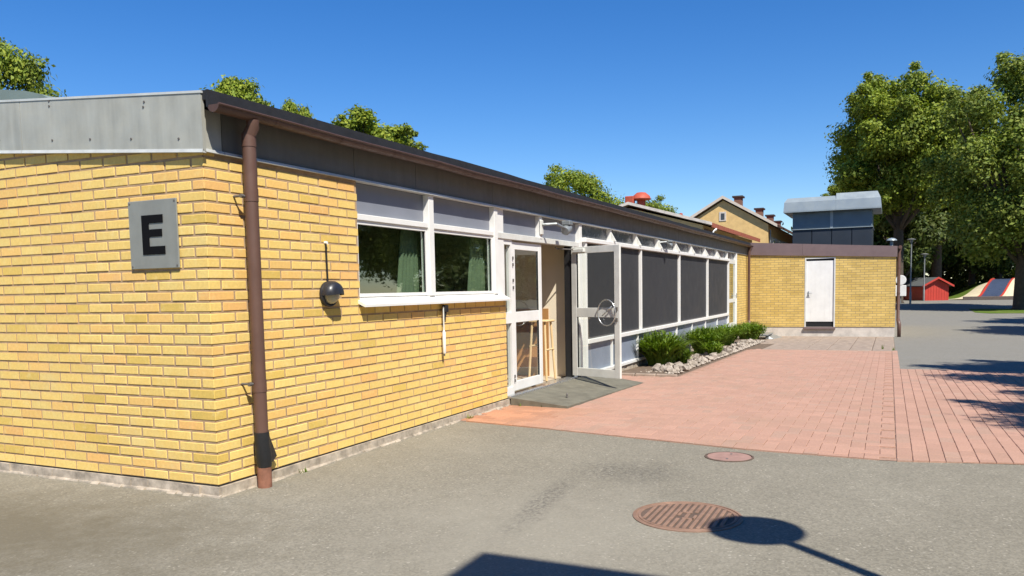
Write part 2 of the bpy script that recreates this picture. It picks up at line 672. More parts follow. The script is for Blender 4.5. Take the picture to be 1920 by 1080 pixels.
# ================================================================== GROUND
gx = [-60, -30, -12, -6, -2, 0, 2, 4] + [4 + i for i in range(1, 23)] + [30, 36, 42, 48, 53, 58, 63, 68, 80, 100, 140, 220, 400, 900]
gy = [-600, -250, -100, -60, -30, -15, -8, -4, 0, 4, 8, 15, 30, 60, 100, 250, 600]
g = MB()
vs = [(x, y, gz(x)) for x in gx for y in gy]
ny = len(gy)
fs = [(i * ny + j, (i + 1) * ny + j, (i + 1) * ny + j + 1, i * ny + j + 1) for i in range(len(gx) - 1) for j in range(ny - 1)]
g.add(vs, fs)
structure(g.build('ground', 'asphalt'))


# ---------------------------------------------------------------- paving
def edge_x(y):
    pts = [(0.3, 3.95), (-0.06, 3.85), (-1.28, 3.66), (-3.52, 3.22), (-4.82, 3.14), (-5.74, 3.36), (-8, 3.6), (-14, 4.1)]
    for (ya, xa), (yb, xb) in zip(pts, pts[1:]):
        if ya >= y >= yb:
            return xa + (xb - xa) * (y - ya) / (yb - ya)
    return pts[-1][1]


YSPLIT = -4.95


def paver_tint(x, y):
    a = rnd.random()
    c = np.array([0.440, 0.263, 0.196]) * (0.94 + 0.12 * rnd.random())
    if a < 0.12:
        c = np.array([0.415, 0.265, 0.200]) * (0.95 + 0.1 * rnd.random())
    if y > -1.5 and x < 5.4:
        k = min(1, (y + 1.5) / 0.9)
        c = c * (1 - k) + np.array([0.45, 0.230, 0.138]) * (0.85 + 0.3 * rnd.random()) * k
    return tuple(c)


cells = []
wpv = 0.130
for i in range(-2, 130):
    for j in range(-42, 3):
        k = (i - j) % 4
        x = 3.0 + i * wpv
        y = j * wpv
        if k == 0:
            cells.append((x, x + 2 * wpv, y, y + wpv))
        elif k == 2:
            cells.append((x, x + wpv, y - wpv, y + wpv))
left = [c for c in cells if c[3] < 0.02 and (c[2] + c[3]) / 2 > YSPLIT + 0.2 and c[1] > edge_x(c[2]) + 0.04 and c[0] < 18.1]
left = [c for c in left if not (c[1] > 9.95 and c[3] > -1.22 - 0.02 * 0)]
right = []
nrow = int((9.0) / wpv)
for j in range(nrow):
    y1 = YSPLIT - j * wpv
    off = (j % 2) * wpv + rnd.uniform(-.02, .02)
    for i in range(0, 46):
        x0 = 2.9 + off + i * 2 * wpv
        if x0 + 2 * wpv > edge_x(y1) + 0.04 and x0 < 12.75:
            right.append((x0, min(x0 + 2 * wpv, 12.75), y1 - wpv, y1))
for i in range(0, 60):                       # the straight course between the two fields
    x0 = 3.0 + i * 2 * wpv
    if x0 + 2 * wpv > edge_x(YSPLIT) + 0.04 and x0 < 18.1:
        right.append((x0, x0 + 2 * wpv, YSPLIT + 0.001, YSPLIT + wpv - 0.001))

pv = thing('paving', (8, -3, gz(8)), 'salmon red block paving in front of the doors', None)
del pv['label']
structure(pv)
sandm = MB()
xs_ = [3.1 + 0.5 * i for i in range(31)] + [18.3]
for y0, y1, xe in ((0.02, YSPLIT, 18.3), (YSPLIT, -14, 12.76)):
    n = 20
    for a in range(n):
        ya, yb = y0 + (y1 - y0) * a / n, y0 + (y1 - y0) * (a + 1) / n
        xl = [x for x in xs_ if x < xe] + [xe]
        xa, xb = edge_x(ya) + .004, edge_x(yb) + .004
        for p, q in zip(xl, xl[1:]):
            if q <= min(xa, xb):
                continue
            P = [(max(p, xa), ya), (max(p, xb), yb), (max(q, xb), yb), (max(q, xa), ya)]
            sandm.add([(u, v, gz(u) + 0.004) for u, v in P], [(0, 1, 2, 3)])
sandm.build('bedding_sand', 'paver_sand', pv)


def paver_geo(mb, c, tint=None, jz=0.0, local=False):
    g_ = 0.0019
    x0, x1, y0, y1 = c[0] + g_, c[1] - g_, c[2] + g_, c[3] - g_
    ch = 0.004

    def X(x, y):
        return x if local else max(x, edge_x(y) + 0.002)

    def Z(x):
        return 0.0 if local else gz(x)
    r0 = [(X(x0, y0), y0), (X(x1, y0), y0), (X(x1, y1), y1), (X(x0, y1), y1)]
    r1 = [(X(x0 + ch, y0 + ch), y0 + ch), (X(x1 - ch, y0 + ch), y0 + ch), (X(x1 - ch, y1 - ch), y1 - ch), (X(x0 + ch, y1 - ch), y1 - ch)]
    vs = [(x, y, Z(x) - 0.01) for x, y in r0] + [(x, y, Z(x) + 0.010 + jz) for x, y in r0] + [(x, y, Z(x) + 0.014 + jz) for x, y in r1]
    fs = [(8, 9, 10, 11)]
    for a in range(4):
        b = (a + 1) % 4
        fs += [(a, b, b + 4, a + 4), (a + 4, b + 4, b + 8, a + 8)]
    mb.add(vs, fs, tint)


allp = left + right


def seen_y(c):
    """rough order of size in view: nearest first, only inside the frame"""
    x, y = (c[0] + c[1]) / 2, (c[2] + c[3]) / 2
    d = Vector((x, y, 0)) - CAM
    dep = d.dot(fw)
    px = d.dot(rt2) / dep
    return dep if abs(px) < 0.63 else 1e6 + dep


allp.sort(key=seen_y)
pm_x = MB()
paver_geo(pm_x, (-wpv, wpv, -wpv / 2, wpv / 2), local=True)
pm_x = pm_x.mesh('paver', 'paver_object')
pm_y = MB()
paver_geo(pm_y, (-wpv / 2, wpv / 2, -wpv, wpv), local=True)
pm_y = pm_y.mesh('paver', 'paver_object')
for c in allp[:300]:
    t = paver_tint((c[0] + c[1]) / 2, (c[2] + c[3]) / 2)
    jz = rnd.uniform(-.0025, .0025)
    full = abs(c[1] - c[0] - 2 * wpv) < 1e-6 or abs(c[3] - c[2] - 2 * wpv) < 1e-6
    cut = c[0] < max(edge_x(c[2]), edge_x(c[3])) + 0.003
    cx, cy = (c[0] + c[1]) / 2, (c[2] + c[3]) / 2
    if full and not cut:
        o = inst(pm_x if c[1] - c[0] > c[3] - c[2] else pm_y, 'paver', pv, (cx, cy, gz(cx) + jz), color=t)
        o.rotation_euler.x = rnd.uniform(-.006, .006)
        o.rotation_euler.z = rnd.uniform(-.012, .012)
    else:
        mb = MB()
        paver_geo(mb, c, None, jz)
        o = mb.build('paver', 'paver_object', pv)
        o.color = (*t, 1)
rest = MB()
for c in allp[300:]:
    paver_geo(rest, c, paver_tint((c[0] + c[1]) / 2, (c[2] + c[3]) / 2), rnd.uniform(-.002, .002))
o = rest.build('paver_field', 'paver_attr', pv)
o['kind'] = 'stuff'

# grey slabs in front of the annex
sp = thing('slab_path', (22, -3, gz(22)), '', None)
del sp['label']
structure(sp)
sm = MB()
for k in range(8):
    xa, xb = 18.1 + k * (25.95 - 18.1) / 8, 18.1 + (k + 1) * (25.95 - 18.1) / 8
    sm.add([(xa, -4.9, gz(xa) + .004), (xb, -4.9, gz(xb) + .004), (xb, -0.8, gz(xb) + .004), (xa, -0.8, gz(xa) + .004)], [(0, 1, 2, 3)])
sm.build('bedding_sand', 'soil', sp)
slab = MB()
slab.bbox(-.468, .468, -.268, .268, -.03, .018, .012)
slab_me = slab.mesh('slab', 'slab_grey')
for a in range(8):
    for b in range(7):
        x = 18.6 + a * 0.96
        y = -4.62 + b * 0.55
        if y > -1.35 and x < 21:
            continue
        o = inst(slab_me, 'slab', sp, (x, y, gz(x) + rnd.uniform(-.004, .004)), rotz=rnd.uniform(-.01, .01))
        o.rotation_euler.y = 0.0135

# ================================================================== THE PAVILION
ZB, ZS = 0.094, 2.672
CO = 0.085
LB = 0.276
JT = 0.0195
SLOPE = 0.0836
pav = thing('school_pavilion', (0, 0, 0), 'long low yellow brick pavilion with grey roof edge, windows and open glass door', 'building')


def brick_tint():
    a = rnd.random()
    v = 0.95 + 0.11 * rnd.random()
    if a < 0.54:
        c = (0.79, 0.560, 0.175)
    elif a < 0.74:
        c = (0.81, 0.595, 0.200)
    elif a < 0.90:
        c = (0.80, 0.505, 0.165)
    elif a < 0.955:
        c = (0.68, 0.475, 0.120)
    else:
        c = (0.80, 0.465, 0.160)
    return tuple(q * v for q in c)


# lists of bricks: (plane, a0, a1, z0, z1)
NC = 35
bricks = []


def e_top(y):
    return 2.66 + SLOPE * y + 0.12


EW = 4.2       # how far along the end wall single bricks go
for r in range(NC):
    z0 = ZB + r * CO + 0.003
    z1 = z0 + CO - JT
    # end wall, running away from the corner
    if z0 < e_top(EW):
        y = 0.0
        first = True
        while y < EW:
            ln = (LB - JT) if (not first or r % 2 == 0) else (LB / 2 - JT)
            if first and r % 2 == 1:
                pass                                   # corner piece belongs to the front face
            jj = rnd.uniform(-.003, .003)
            if not first or r % 2 == 0:
                if z1 < e_top(y) + CO:
                    bricks.append(['E', y, min(y + ln, EW), z0, z1, first])
            y += ln + JT
            first = False
    if z1 > ZS + 0.03:
        continue
    # front face
    x = 0.0
    first = True
    while x < 5.29:
        ln = (LB - JT) if (not first or r % 2 == 1) else (LB / 2 - JT)
        end = 1.95 if z1 > 1.455 else 5.29
        if (not first or r % 2 == 1) and x < end - 0.02:
            bricks.append(['F', x, min(x + ln, end), z0, z1, first])
        x += ln + JT
        first = False

# mortar backings
wE = MB()
wE.add([(0.0045, 0.01, ZB - .002), (0.0045, 9.0, ZB - .002), (0.0045, 9.0, 3.30), (0.0045, 0.01, 2.70), (0.25, 0.01, ZB - .002), (0.25, 9.0, ZB - .002), (0.25, 9.0, 3.30), (0.25, 0.01, 2.70)],
       [(0, 1, 2, 3), (7, 6, 5, 4), (0, 4, 5, 1), (1, 5, 6, 2), (2, 6, 7, 3), (3, 7, 4, 0)])
wall_e = wE.build('wall', 'mortar', pav)
wF = MB()
wF.box(0.26, 1.947, 0.0045, 0.24, ZB - .002, 2.70)
wF.box(1.947, 5.287, 0.0045, 0.24, ZB - .002, 1.44)
wF.box(0.012, 0.26, 0.0048, 0.24, ZB - .002, 2.695)
wall_f = wF.build('wall', 'mortar', pav)
wall_e2 = MB().box(-.002, 0.0085, EW + .01, 9.0, ZB, 3.2).build('wall_infill', 'brick_run_y', pav)


def front_me(ln, ht):
    """unit brick seen from -y, centred"""
    mb = MB()
    mb.bbox(-ln / 2, ln / 2, 0, 0.07, -ht / 2, ht / 2, 0.0035)
    return mb


BH = CO - JT
me_full = front_me(LB - JT, BH).mesh('brick', 'brick_object')
me_cornE = MB()
me_cornE.bbox(0, LB / 2 - JT, 0, LB - JT, -BH / 2, BH / 2, 0.0035)
me_cornE = me_cornE.mesh('brick', 'brick_object')
me_cornF = MB()
me_cornF.bbox(0, LB - JT, 0, LB / 2 - JT, -BH / 2, BH / 2, 0.0035)
me_cornF = me_cornF.mesh('brick', 'brick_object')


def bdist(b):
    if b[0] == 'E':
        q = Vector((0, (b[1] + b[2]) / 2, (b[3] + b[4]) / 2))
        hid = b[2] > 2.62 + 0.05 * q.z or b[3] > 2.66 + SLOPE * b[1]
        d = q - CAM
        return (b[2] - b[1]) / d.length ** 2 * abs(d.x) if not hid else -1.0
    q = Vector(((b[1] + b[2]) / 2, 0, (b[3] + b[4]) / 2))
    d = q - CAM
    return (b[2] - b[1]) / d.length ** 2 * abs(d.y)


bricks.sort(key=bdist, reverse=True)
restE, restF = MB(), MB()
for n, b in enumerate(bricks):
    pl, a0, a1, z0, z1, first = b
    t = brick_tint()
    zc = (z0 + z1) / 2
    off = rnd.uniform(-.0025, .001)
    big = n < 300
    sz = (z1 - z0) / BH
    if pl == 'E':
        if big:
            if first:
                o = inst(me_cornE, 'brick', wall_e, (off * .4, off * .4, zc), color=t)
            else:
                o = inst(me_full, 'brick', wall_e, (off, (a0 + a1) / 2, zc), ((a1 - a0) / (LB - JT), 1, sz), -math.pi / 2, t)
            o.rotation_euler.x += rnd.uniform(-.004, .004)
        else:
            restE.box(off, 0.08, a0, a1, z0, z1, t) if not first else restE.box(off, LB / 2 - JT, off, a1, z0, z1, t)
    else:
        if big:
            if first:
                o = inst(me_cornF, 'brick', wall_f, (off * .4, off * .4, zc), color=t)
            else:
                o = inst(me_full, 'brick', wall_f, ((a0 + a1) / 2, off, zc), ((a1 - a0) / (LB - JT), 1, sz), 0, t)
            o.rotation_euler.x += rnd.uniform(-.004, .004)
        else:
            restF.box(a0, a1, off, 0.08, z0, z1, t) if not first else restF.box(off, a1, off, LB / 2 - JT, z0, z1, t)
restE.build('brick_field', 'brick_attr', wall_e)['kind'] = 'stuff'
restF.build('brick_field', 'brick_attr', wall_f)['kind'] = 'stuff'

# dark damp-proof line and concrete footing
B('damp_course', 'rubber_black', pav, 0.004, 9.0, 0.004, 0.02, ZB - .012, ZB - .001)
B('damp_course', 'rubber_black', pav, 0.004, 0.02, 0.03, 9.0, ZB - .012, ZB - .001)
ft = MB()
nseg = 46
for k in range(nseg):
    ya, yb = -0.012 + k * 9.0 / nseg, -0.012 + (k + 1) * 9.0 / nseg
    x0 = -0.010 - rnd.uniform(0, .022)
    ft.hexa([(x0, ya, -.05), (.2, ya, -.05), (.2, yb, -.05), (x0, yb, -.05), (x0 + rnd.uniform(0, .014), ya, ZB - .013), (.2, ya, ZB - .013), (.2, yb, ZB - .013), (x0 + rnd.uniform(0, .01), yb, ZB - .013)])
ft.build('footing', 'concrete', pav)
ft = MB()
for k in range(130):
    xa, xb = 0.002 + k * .2, 0.002 + (k + 1) * .2
    y0 = -0.012 - rnd.uniform(0, .018)
    zt = ZB - .0135 if xa < 5.3 else 0.055
    ft.hexa([(xa, y0 - .004, gz(xa) - .06), (xb, y0 - .004, gz(xb) - .06), (xb, .2, gz(xb) - .06), (xa, .2, gz(xa) - .06), (xa, y0, zt), (xb, y0, zt), (xb, .2, zt), (xa, .2, zt)])
ft.build('footing', 'concrete', pav)
# rough cement lip along the foot of the walls
lip = MB()
for k in range(60):
    xa = 0.0 + k * 0.09
    w_ = 0.012 + 0.05 * rnd.random() ** 2
    lip.hexa([(xa, -.02 - w_, -.01), (xa + .09, -.02 - w_ * .8, -.01), (xa + .09, 0, -.01), (xa, 0, -.01), (xa, -.02 - w_ * .5, .012), (xa + .09, -.02 - w_ * .5, .012), (xa + .09, 0, .02), (xa, 0, .02)])
for k in range(34):
    ya = -0.03 + k * 0.09
    w_ = 0.010 + 0.05 * rnd.random() ** 2
    lip.hexa([(-.02 - w_, ya, -.01), (0, ya, -.01), (0, ya + .09, -.01), (-.02 - w_, ya + .09, -.01), (-.02 - w_ * .5, ya, .010), (0, ya, .02), (0, ya + .09, .02), (-.02 - w_ * .5, ya + .09, .010)])
lip.build('cement_lip', 'concrete', pav)

# ---- roof edge on the end wall: sheet panels that rise with the roof
seams = [-0.045, 2.035, 4.10, 6.2, 9.0]
FB0, FT0 = 2.672, 3.104
for a, b in zip(seams, seams[1:]):
    mb = MB()
    a2, b2 = a + .003, b - .003

    def zb_(y):
        return FB0 + SLOPE * y

    def zt_(y):
        return FT0 + SLOPE * y
    x0, x1 = -.034, -.004
    mb.hexa([(x0, a2, zb_(a2)), (x1, a2, zb_(a2)), (x1, b2, zb_(b2)), (x0, b2, zb_(b2)), (x0, a2, zt_(a2)), (x1, a2, zt_(a2)), (x1, b2, zt_(b2)), (x0, b2, zt_(b2))])
    fp = mb.build('fascia_panel', 'zinc', pav)
    sc_ = MB()
    sc_.lathe([(0.0, .004), (.008, .004), (.010, 0)], 8)
    rows = [(2.103, 2.941), (1.643, 2.902), (1.182, 2.867), (0.712, 2.825), (0.201, 2.778), (1.656, 3.184), (1.655, 3.225), (0.549, 3.093), (0.560, 3.055)] if a < 1 else [(a + .3 + .48 * k, zb_(a + .3 + .48 * k) + .10) for k in range(4)]
    for (y, z) in rows:
        if a2 < y < b2 and z < zt_(y) - .01:
            mb2 = MB()
            mb2.lathe([(0.0001, .005), (.009, .005), (.011, -.002)], 8, Matrix.Translation((x0, y, z)) @ Matrix.Rotation(-math.pi / 2, 4, 'Y'))
            mb2.build('screw', 'screw', fp)
    # a joint cover and the pale drip strip under each panel
    st = MB()
    st.hexa([(-.046, a2, zb_(a2) - .014), (.0, a2, zb_(a2) - .014), (.0, b2, zb_(b2) - .014), (-.046, b2, zb_(b2) - .014), (-.038, a2, zb_(a2) + .012), (-.035, a2, zb_(a2) + .012), (-.035, b2, zb_(b2) + .012), (-.038, b2, zb_(b2) + .012)])
    st.build('drip_strip', 'zinc_strip', pav)
MB().hexa([(-.040, -.05, FT0 - .012), (0.02, -.05, FT0 - .012), (.02, 9, FT0 + SLOPE * 9 - .012), (-.040, 9, FT0 + SLOPE * 9 - .012), (-.040, -.05, FT0 + .006), (0.02, -.05, FT0 + .006), (.02, 9, FT0 + SLOPE * 9 + .006), (-.040, 9, FT0 + SLOPE * 9 + .006)]).build('verge_cap', 'zinc_strip', pav)

# roof edge along the front
fs_x = [-.030, .20, 1.92, 3.05, 4.95, 6.9, 8.9, 10.9, 12.9, 14.9, 16.9, 18.9, 20.9, 22.9, 25.98]
for a, b in zip(fs_x, fs_x[1:]):
    MB().box(a + .003, b - .003, -.002, .016, 2.697, 2.99).build('fascia_panel', 'zinc' if b < .3 else 'zinc_dark', pav)  # corner panel in plain zinc, the other front panels in the darker grey
    mb = MB()
    mb.hexa([(a + .002, -.030, 2.668), (b - .002, -.030, 2.668), (b - .002, .07, 2.668), (a + .002, .07, 2.668), (a + .002, -.024, 2.692), (b - .002, -.024, 2.692), (b - .002, .07, 2.696), (a + .002, .07, 2.696)])
    mb.build('drip_strip', 'zinc_strip', pav)
efl = MB()
ex = [-.030 + k * 26.01 / 40 for k in range(41)]
ez = [rnd.uniform(-.006, .006) for k in range(41)]
for k in range(40):
    efl.hexa([(ex[k], -.108, 2.985), (ex[k + 1], -.108, 2.985), (ex[k + 1], -.088, 2.985), (ex[k], -.088, 2.985), (ex[k], -.108, 3.114 + ez[k]), (ex[k + 1], -.108, 3.114 + ez[k + 1]), (ex[k + 1], -.088, 3.114 + ez[k + 1]), (ex[k], -.088, 3.114 + ez[k])])
efl.build('eave_flashing', 'roof_felt', pav)
rf = MB()
rf.hexa([(-.02, -.087, 3.042), (25.98, -.087, 3.042), (25.98, 9.0, 3.045 + SLOPE * 9), (-.02, 9.0, 3.045 + SLOPE * 9), (-.02, -.087, 3.112), (25.98, -.087, 3.112), (25.98, 9.0, 3.095 + SLOPE * 9), (-.02, 9.0, 3.095 + SLOPE * 9)])
rf.hexa([(-.02, 9.0, 3.045 + SLOPE * 9), (25.98, 9.0, 3.045 + SLOPE * 9), (25.98, 14.0, 3.4), (-.02, 14.0, 3.4), (-.02, 9.0, 3.09 + SLOPE * 9), (25.98, 9.0, 3.09 + SLOPE * 9), (25.98, 14.0, 3.45), (-.02, 14.0, 3.45)])
roof = rf.build('roof', 'roof_felt', pav)
B('wall', 'brick_run_x', pav, 0.26, 25.9, 8.8, 9.0, gz(20), 3.3)

# half-round gutter
gt = MB()
prof = []
GY, GZ, GR = -.155, 2.998, .056
for k in range(11):
    t = math.pi * k / 10
    prof.append((GY + GR * math.cos(t), GZ - GR * math.sin(t)))
inner = [(GY + (GR - .006) * math.cos(math.pi * k / 10), GZ - (GR - .006) * math.sin(math.pi * k / 10)) for k in range(10, -1, -1)]
poly = prof + inner
n = len(poly)
gxs = [-.028] + [.62 + .87 * k for k in range(29)] + [25.95]
sag = [0.0] + [rnd.uniform(-.006, .005) for k in range(29)] + [0.0]
vs, fs = [], []
for x, dz in zip(gxs, sag):
    vs += [(x, q[0], q[1] + dz) for q in poly]
for k in range(len(gxs) - 1):
    fs += [(k * n + i, k * n + (i + 1) % n, k * n + (i + 1) % n + n, k * n + i + n) for i in range(n)]
gt.add(vs, fs)
gt.add([(-.028, *q) for q in prof], [tuple(range(len(prof)))])
gt.tube([(x, GY - GR, GZ + dz) for x, dz in zip(gxs, sag)], .010, 8)
gut = gt.build('gutter', 'gutter_dark', pav, smooth=True, angle=40)
for k in range(30):
    x = 0.62 + k * 0.87
    mb = MB()
    rr = GR + .003
    gzk = GZ + (sag[k + 1] if k < 29 else 0)
    arc = [(GY + rr * math.cos(math.pi * i / 8), gzk - rr * math.sin(math.pi * i / 8)) for i in range(9)]
    vs = [(x - .014, *q) for q in arc] + [(x + .014, *q) for q in arc]
    mb.add(vs, [(i, i + 1, i + 10, i + 9) for i in range(8)])
    mb.build('gutter_bracket', 'gutter_dark', gut, smooth=True)


def downpipe(parent, x, y, z0, z1, shoe=True, r=.056):
    m_ = MB()
    m_.tube([(x, y, z1 + .02), (x, y, z0)], r, 14)
    pipe = m_.build('downpipe', 'gutter_brown', parent, smooth=True, angle=50)
    return pipe


DX, DY = 0.385, -.105
dp = MB()
dp.tube([(DX - .005, GY, 2.955), (DX, GY + .002, 2.90), (DX, DY, 2.84), (DX, DY, 2.78), (DX, DY, 1.5), (DX, DY, .43)], [.050, .051, .053, .053, .053, .053], 16)
dpo = dp.build('downpipe', 'gutter_brown', pav, smooth=True, angle=50)
for z in (2.80, 2.37, 0.84):
    mb = MB()
    mb.tube([(DX, DY, z - .05), (DX, DY, z + .05)], .0565, 16)
    mb.build('pipe_collar', 'gutter_brown', dpo, smooth=True, angle=50)
for z in (2.36, 0.86):
    mb = MB()
    mb.tube([(DX - .05, DY + .02, z), (DX - .085, DY + .045, z), (DX - .085, .02, z)], .010, 8)
    mb.tube([(DX - .10, DY + .02, z), (DX - .068, DY + .02, z)], .016, 8)
    mb.build('pipe_clamp', 'screw', dpo)
mb = MB()
mb.tube([(DX, DY, .46), (DX + .002, DY, .36), (DX + .010, DY - .002, .24), (DX + .012, DY - .002, .17)], [.0605, .063, .068, .058], 14)
mb.hexa([(DX + .03, DY - .012, .15), (DX + .225, DY + .050, .215), (DX + .225, DY + .070, .215), (DX + .03, DY + .02, .15), (DX + .03, DY - .012, .40), (DX + .125, DY + .03, .40), (DX + .125, DY + .05, .40), (DX + .03, DY + .02, .40)])
mb.build('rubber_sleeve', 'black_wrap', dpo, smooth=True, angle=60)
mb = MB()
mb.tube([(DX + .012, DY, .20), (DX + .012, DY, -.02)], .058, 14)
mb.build('clay_socket', 'clay_pipe', dpo, smooth=True, angle=50)

# ---- band of grey panels and window wall
YW = 0.075
B('band_backing', 'rubber_black', pav, 1.95, 23.5, .100, .124, 2.30, 2.70)
divs = [(3.37, .11), (5.04, .10), (6.57, .09), (8.28, .12), (9.92, .07), (11.62, .07), (13.33, .07), (15.03, .07), (16.72, .07), (18.46, .07), (20.20, .07), (21.95, .07)]
edges = [1.952] + [d for d, w in divs] + [23.5]
wds = [0] + [w for d, w in divs] + [.05]
for i in range(len(edges) - 1):
    a, b = edges[i] + wds[i] / 2, edges[i + 1] - wds[i + 1] / 2
    zb = 2.355 if b < 8.4 else 2.44
    B('band_panel' if b < 8.4 else 'transom_pane', 'spandrel' if b < 8.4 else 'transom_grey', pav, a, b, YW, .098, zb, 2.666)
for (d, w) in divs:
    full = d < 5.3
    zlo = 1.53 if full else (2.33 if d < 8 else (0.1 if 8 < d < 8.4 else 2.44))
    B('mullion', 'white_paint', pav, d - w / 2, d + w / 2, 0.0, .099, zlo, 2.667, bev=.004)
    if d > 9 and d < 21.9:
        mb = MB()
        mb.prism([(-.10, 2.44), (0.0, 2.44), (0.0, 2.62)], 0, d - .03, d + .03)
        mb.build('bracket', 'white_aged', pav)
# rails
B('rail', 'white_paint', pav, 1.952, 3.314, .012, .085, 2.295, 2.355, bev=.005)
B('rail', 'white_paint', pav, 3.426, 4.988, .012, .085, 2.295, 2.355, bev=.005)
B('door_head', 'white_aged', pav, 5.092, 8.218, .006, .12, 2.27, 2.352, bev=.005)


def window(x0, x1, z0, z1, parent, y=.03, fwid=.055, name='window'):
    f = MB()
    f.box(x0, x0 + fwid, y, y + .06, z0, z1)
    f.box(x1 - fwid, x1, y, y + .06, z0, z1)
    f.box(x0 + fwid, x1 - fwid, y, y + .06, z0, z0 + fwid)
    f.box(x0 + fwid, x1 - fwid, y, y + .06, z1 - fwid, z1)
    w_ = f.build(name, 'white_paint', parent)
    g_ = MB()
    g_.box(x0 + fwid, x1 - fwid, y + .028, y + .034, z0 + fwid, z1 - fwid)
    g_.build('pane', 'glass', w_)
    for (a, b, c, d) in ((x0 + fwid, x0 + fwid + .008, z0 + fwid, z1 - fwid), (x1 - fwid - .008, x1 - fwid, z0 + fwid, z1 - fwid)):
        MB().box(a, b, y + .012, y + .027, c, d).build('gasket', 'rubber_black', w_)
    return w_


window(1.955, 3.312, 1.535, 2.293, pav, fwid=.036)
window(3.428, 4.986, 1.535, 2.293, pav, fwid=.036)
sl_ = MB()
sl_.add([(1.915, -.085, 1.462), (5.265, -.085, 1.462), (5.265, .05, 1.535), (1.915, .05, 1.535), (1.915, -.085, 1.437), (5.265, -.085, 1.437), (5.265, -.078, 1.437), (1.915, -.078, 1.437), (1.915, -.004, 1.47), (5.265, -.004, 1.47)],
        [(0, 1, 2, 3), (0, 4, 5, 1), (4, 7, 6, 5), (0, 3, 8, 7, 4), (1, 5, 6, 9, 2), (7, 8, 9, 6)])
sl_.build('window_sill', 'white_paint', pav)
B('window_cheek', 'white_paint', pav, 5.09, 5.30, .02, .20, 1.45, 2.67)

# rooms behind
B('floor', 'floor_lino', pav, .25, 10.0, .25, 5.0, .02, .10)
B('ceiling', 'interior_beige', pav, .25, 10.0, .13, 5.0, 2.72, 2.78)
B('partition', 'room_wall', pav, 5.25, 5.33, .245, 5.0, .10, 2.72)
B('partition', 'interior_beige', pav, 8.02, 8.10, .125, 5.0, .10, 2.72)
B('partition', 'room_wall', pav, .25, 8.02, 4.0, 4.1, .10, 2.72)
B('wall_panelling', 'orange_panel', pav, 7.995, 8.018, .50, 4.9, .10, 1.25)
for (a, b) in ((3.05, 3.40), (4.70, 5.06)):
    cu = MB()
    N = 22
    top = [(a + (b - a) * k / N, .19 + .025 * math.sin(k * 1.7)) for k in range(N + 1)]
    bot = [(a - .22 + (b - a + .22) * k / N, .20 + .03 * math.sin(k * 1.7)) for k in range(N + 1)]
    vs = [(x, y, 2.45) for x, y in top] + [(x, y, 1.1) for x, y in bot] + [(x, y + .006, 2.45) for x, y in top] + [(x, y + .006, 1.1) for x, y in bot]
    M_ = N + 1
    fs = [(k, k + 1, k + 1 + M_, k + M_) for k in range(N)] + [(k + 2 * M_, k + 3 * M_, k + 1 + 3 * M_, k + 1 + 2 * M_) for k in range(N)]
    cu.add(vs, fs)
    tag(cu.build('curtain', 'curtain_green', None, smooth=True), 'pale green curtain behind the ' + ('larger' if a < 3.2 else 'narrower') + ' dark window pane', 'curtain', 'curtains behind the dark windows')

# ---- doorway
YD = .03
sidel = MB()
sidel.box(5.30, 5.335, YD, YD + .07, .10, 2.268)
sidel.box(5.535, 5.585, YD, YD + .07, .10, 2.268)
sidel.box(5.335, 5.535, YD, YD + .07, 1.115, 1.265)
sidel.box(5.335, 5.535, YD, YD + .07, .10, .22)
sidel.box(5.335, 5.535, YD, YD + .07, 2.20, 2.268)
sdl = sidel.build('sidelight', 'white_paint', pav)
MB().box(5.335, 5.535, YD + .03, YD + .036, .22, 1.115).build('pane', 'glass_clear', sdl)
MB().box(5.335, 5.535, YD + .03, YD + .036, 1.265, 2.20).build('pane', 'glass_clear', sdl)


def door_leaf(L, H, z0, stile=.115):
    """leaf in local coordinates: hinge at x=0, runs to x=L, 45 mm thick about y=0"""
    mb = MB()
    h = .0225
    mb.bbox(0, stile, -h, h, 0, H, .004)
    mb.bbox(L - stile, L, -h, h, 0, H, .004)
    mb.bbox(stile - .001, L - stile + .001, -h + .002, h - .002, 0, .135, .004)
    mb.bbox(stile - .001, L - stile + .001, -h + .002, h - .002, H - .105, H, .004)
    mb.bbox(stile - .001, L - stile + .001, -h + .002, h - .002, .965, 1.115, .004)
    gl = MB()
    gl.box(stile, L - stile, -.004, .004, .135, .965)
    gl2 = MB()
    gl2.box(stile, L - stile, -.004, .004, 1.115, H - .105)
    gk = []
    for (a, b, c, d) in ((stile, stile + .010, .135, .965), (L - stile - .010, L - stile, .135, .965), (stile, stile + .010, 1.115, H - .105), (L - stile - .010, L - stile, 1.115, H - .105)):
        gk.append(MB().box(a, b, -.014, .014, c, d))
    return [mb, gl, gl2] + gk


def place(mb, loc, ang):
    M_ = Matrix.Translation(loc) @ Matrix.Rotation(ang, 4, 'Z')
    mb.v = [tuple(M_ @ Vector(q)) for q in mb.v]
    return mb


LZ, LH = .150, 2.098
parts = door_leaf(1.07, LH, LZ)
parts = [place(q, (5.592, YD + .035, LZ), 0) for q in parts]
d1 = parts[0].build('door', 'white_paint', pav)
parts[1].build('pane', 'glass_clear', d1)
parts[2].build('pane', 'glass_clear', d1)
[q.build('gasket', 'rubber_black', d1) for q in parts[3:]]
for z in (2.02, 1.93, 1.71, 1.61, .36, .30):
    MB().bbox(5.60, 5.632, YD - .006, YD + .012, z - .022, z + .022, .005).build('lock_plate', 'screw', d1)
for x in (5.60, 5.64):
    pass
B('threshold', 'steel', pav, 5.30, 7.93, -.045, .11, .085, .118, bev=.004)
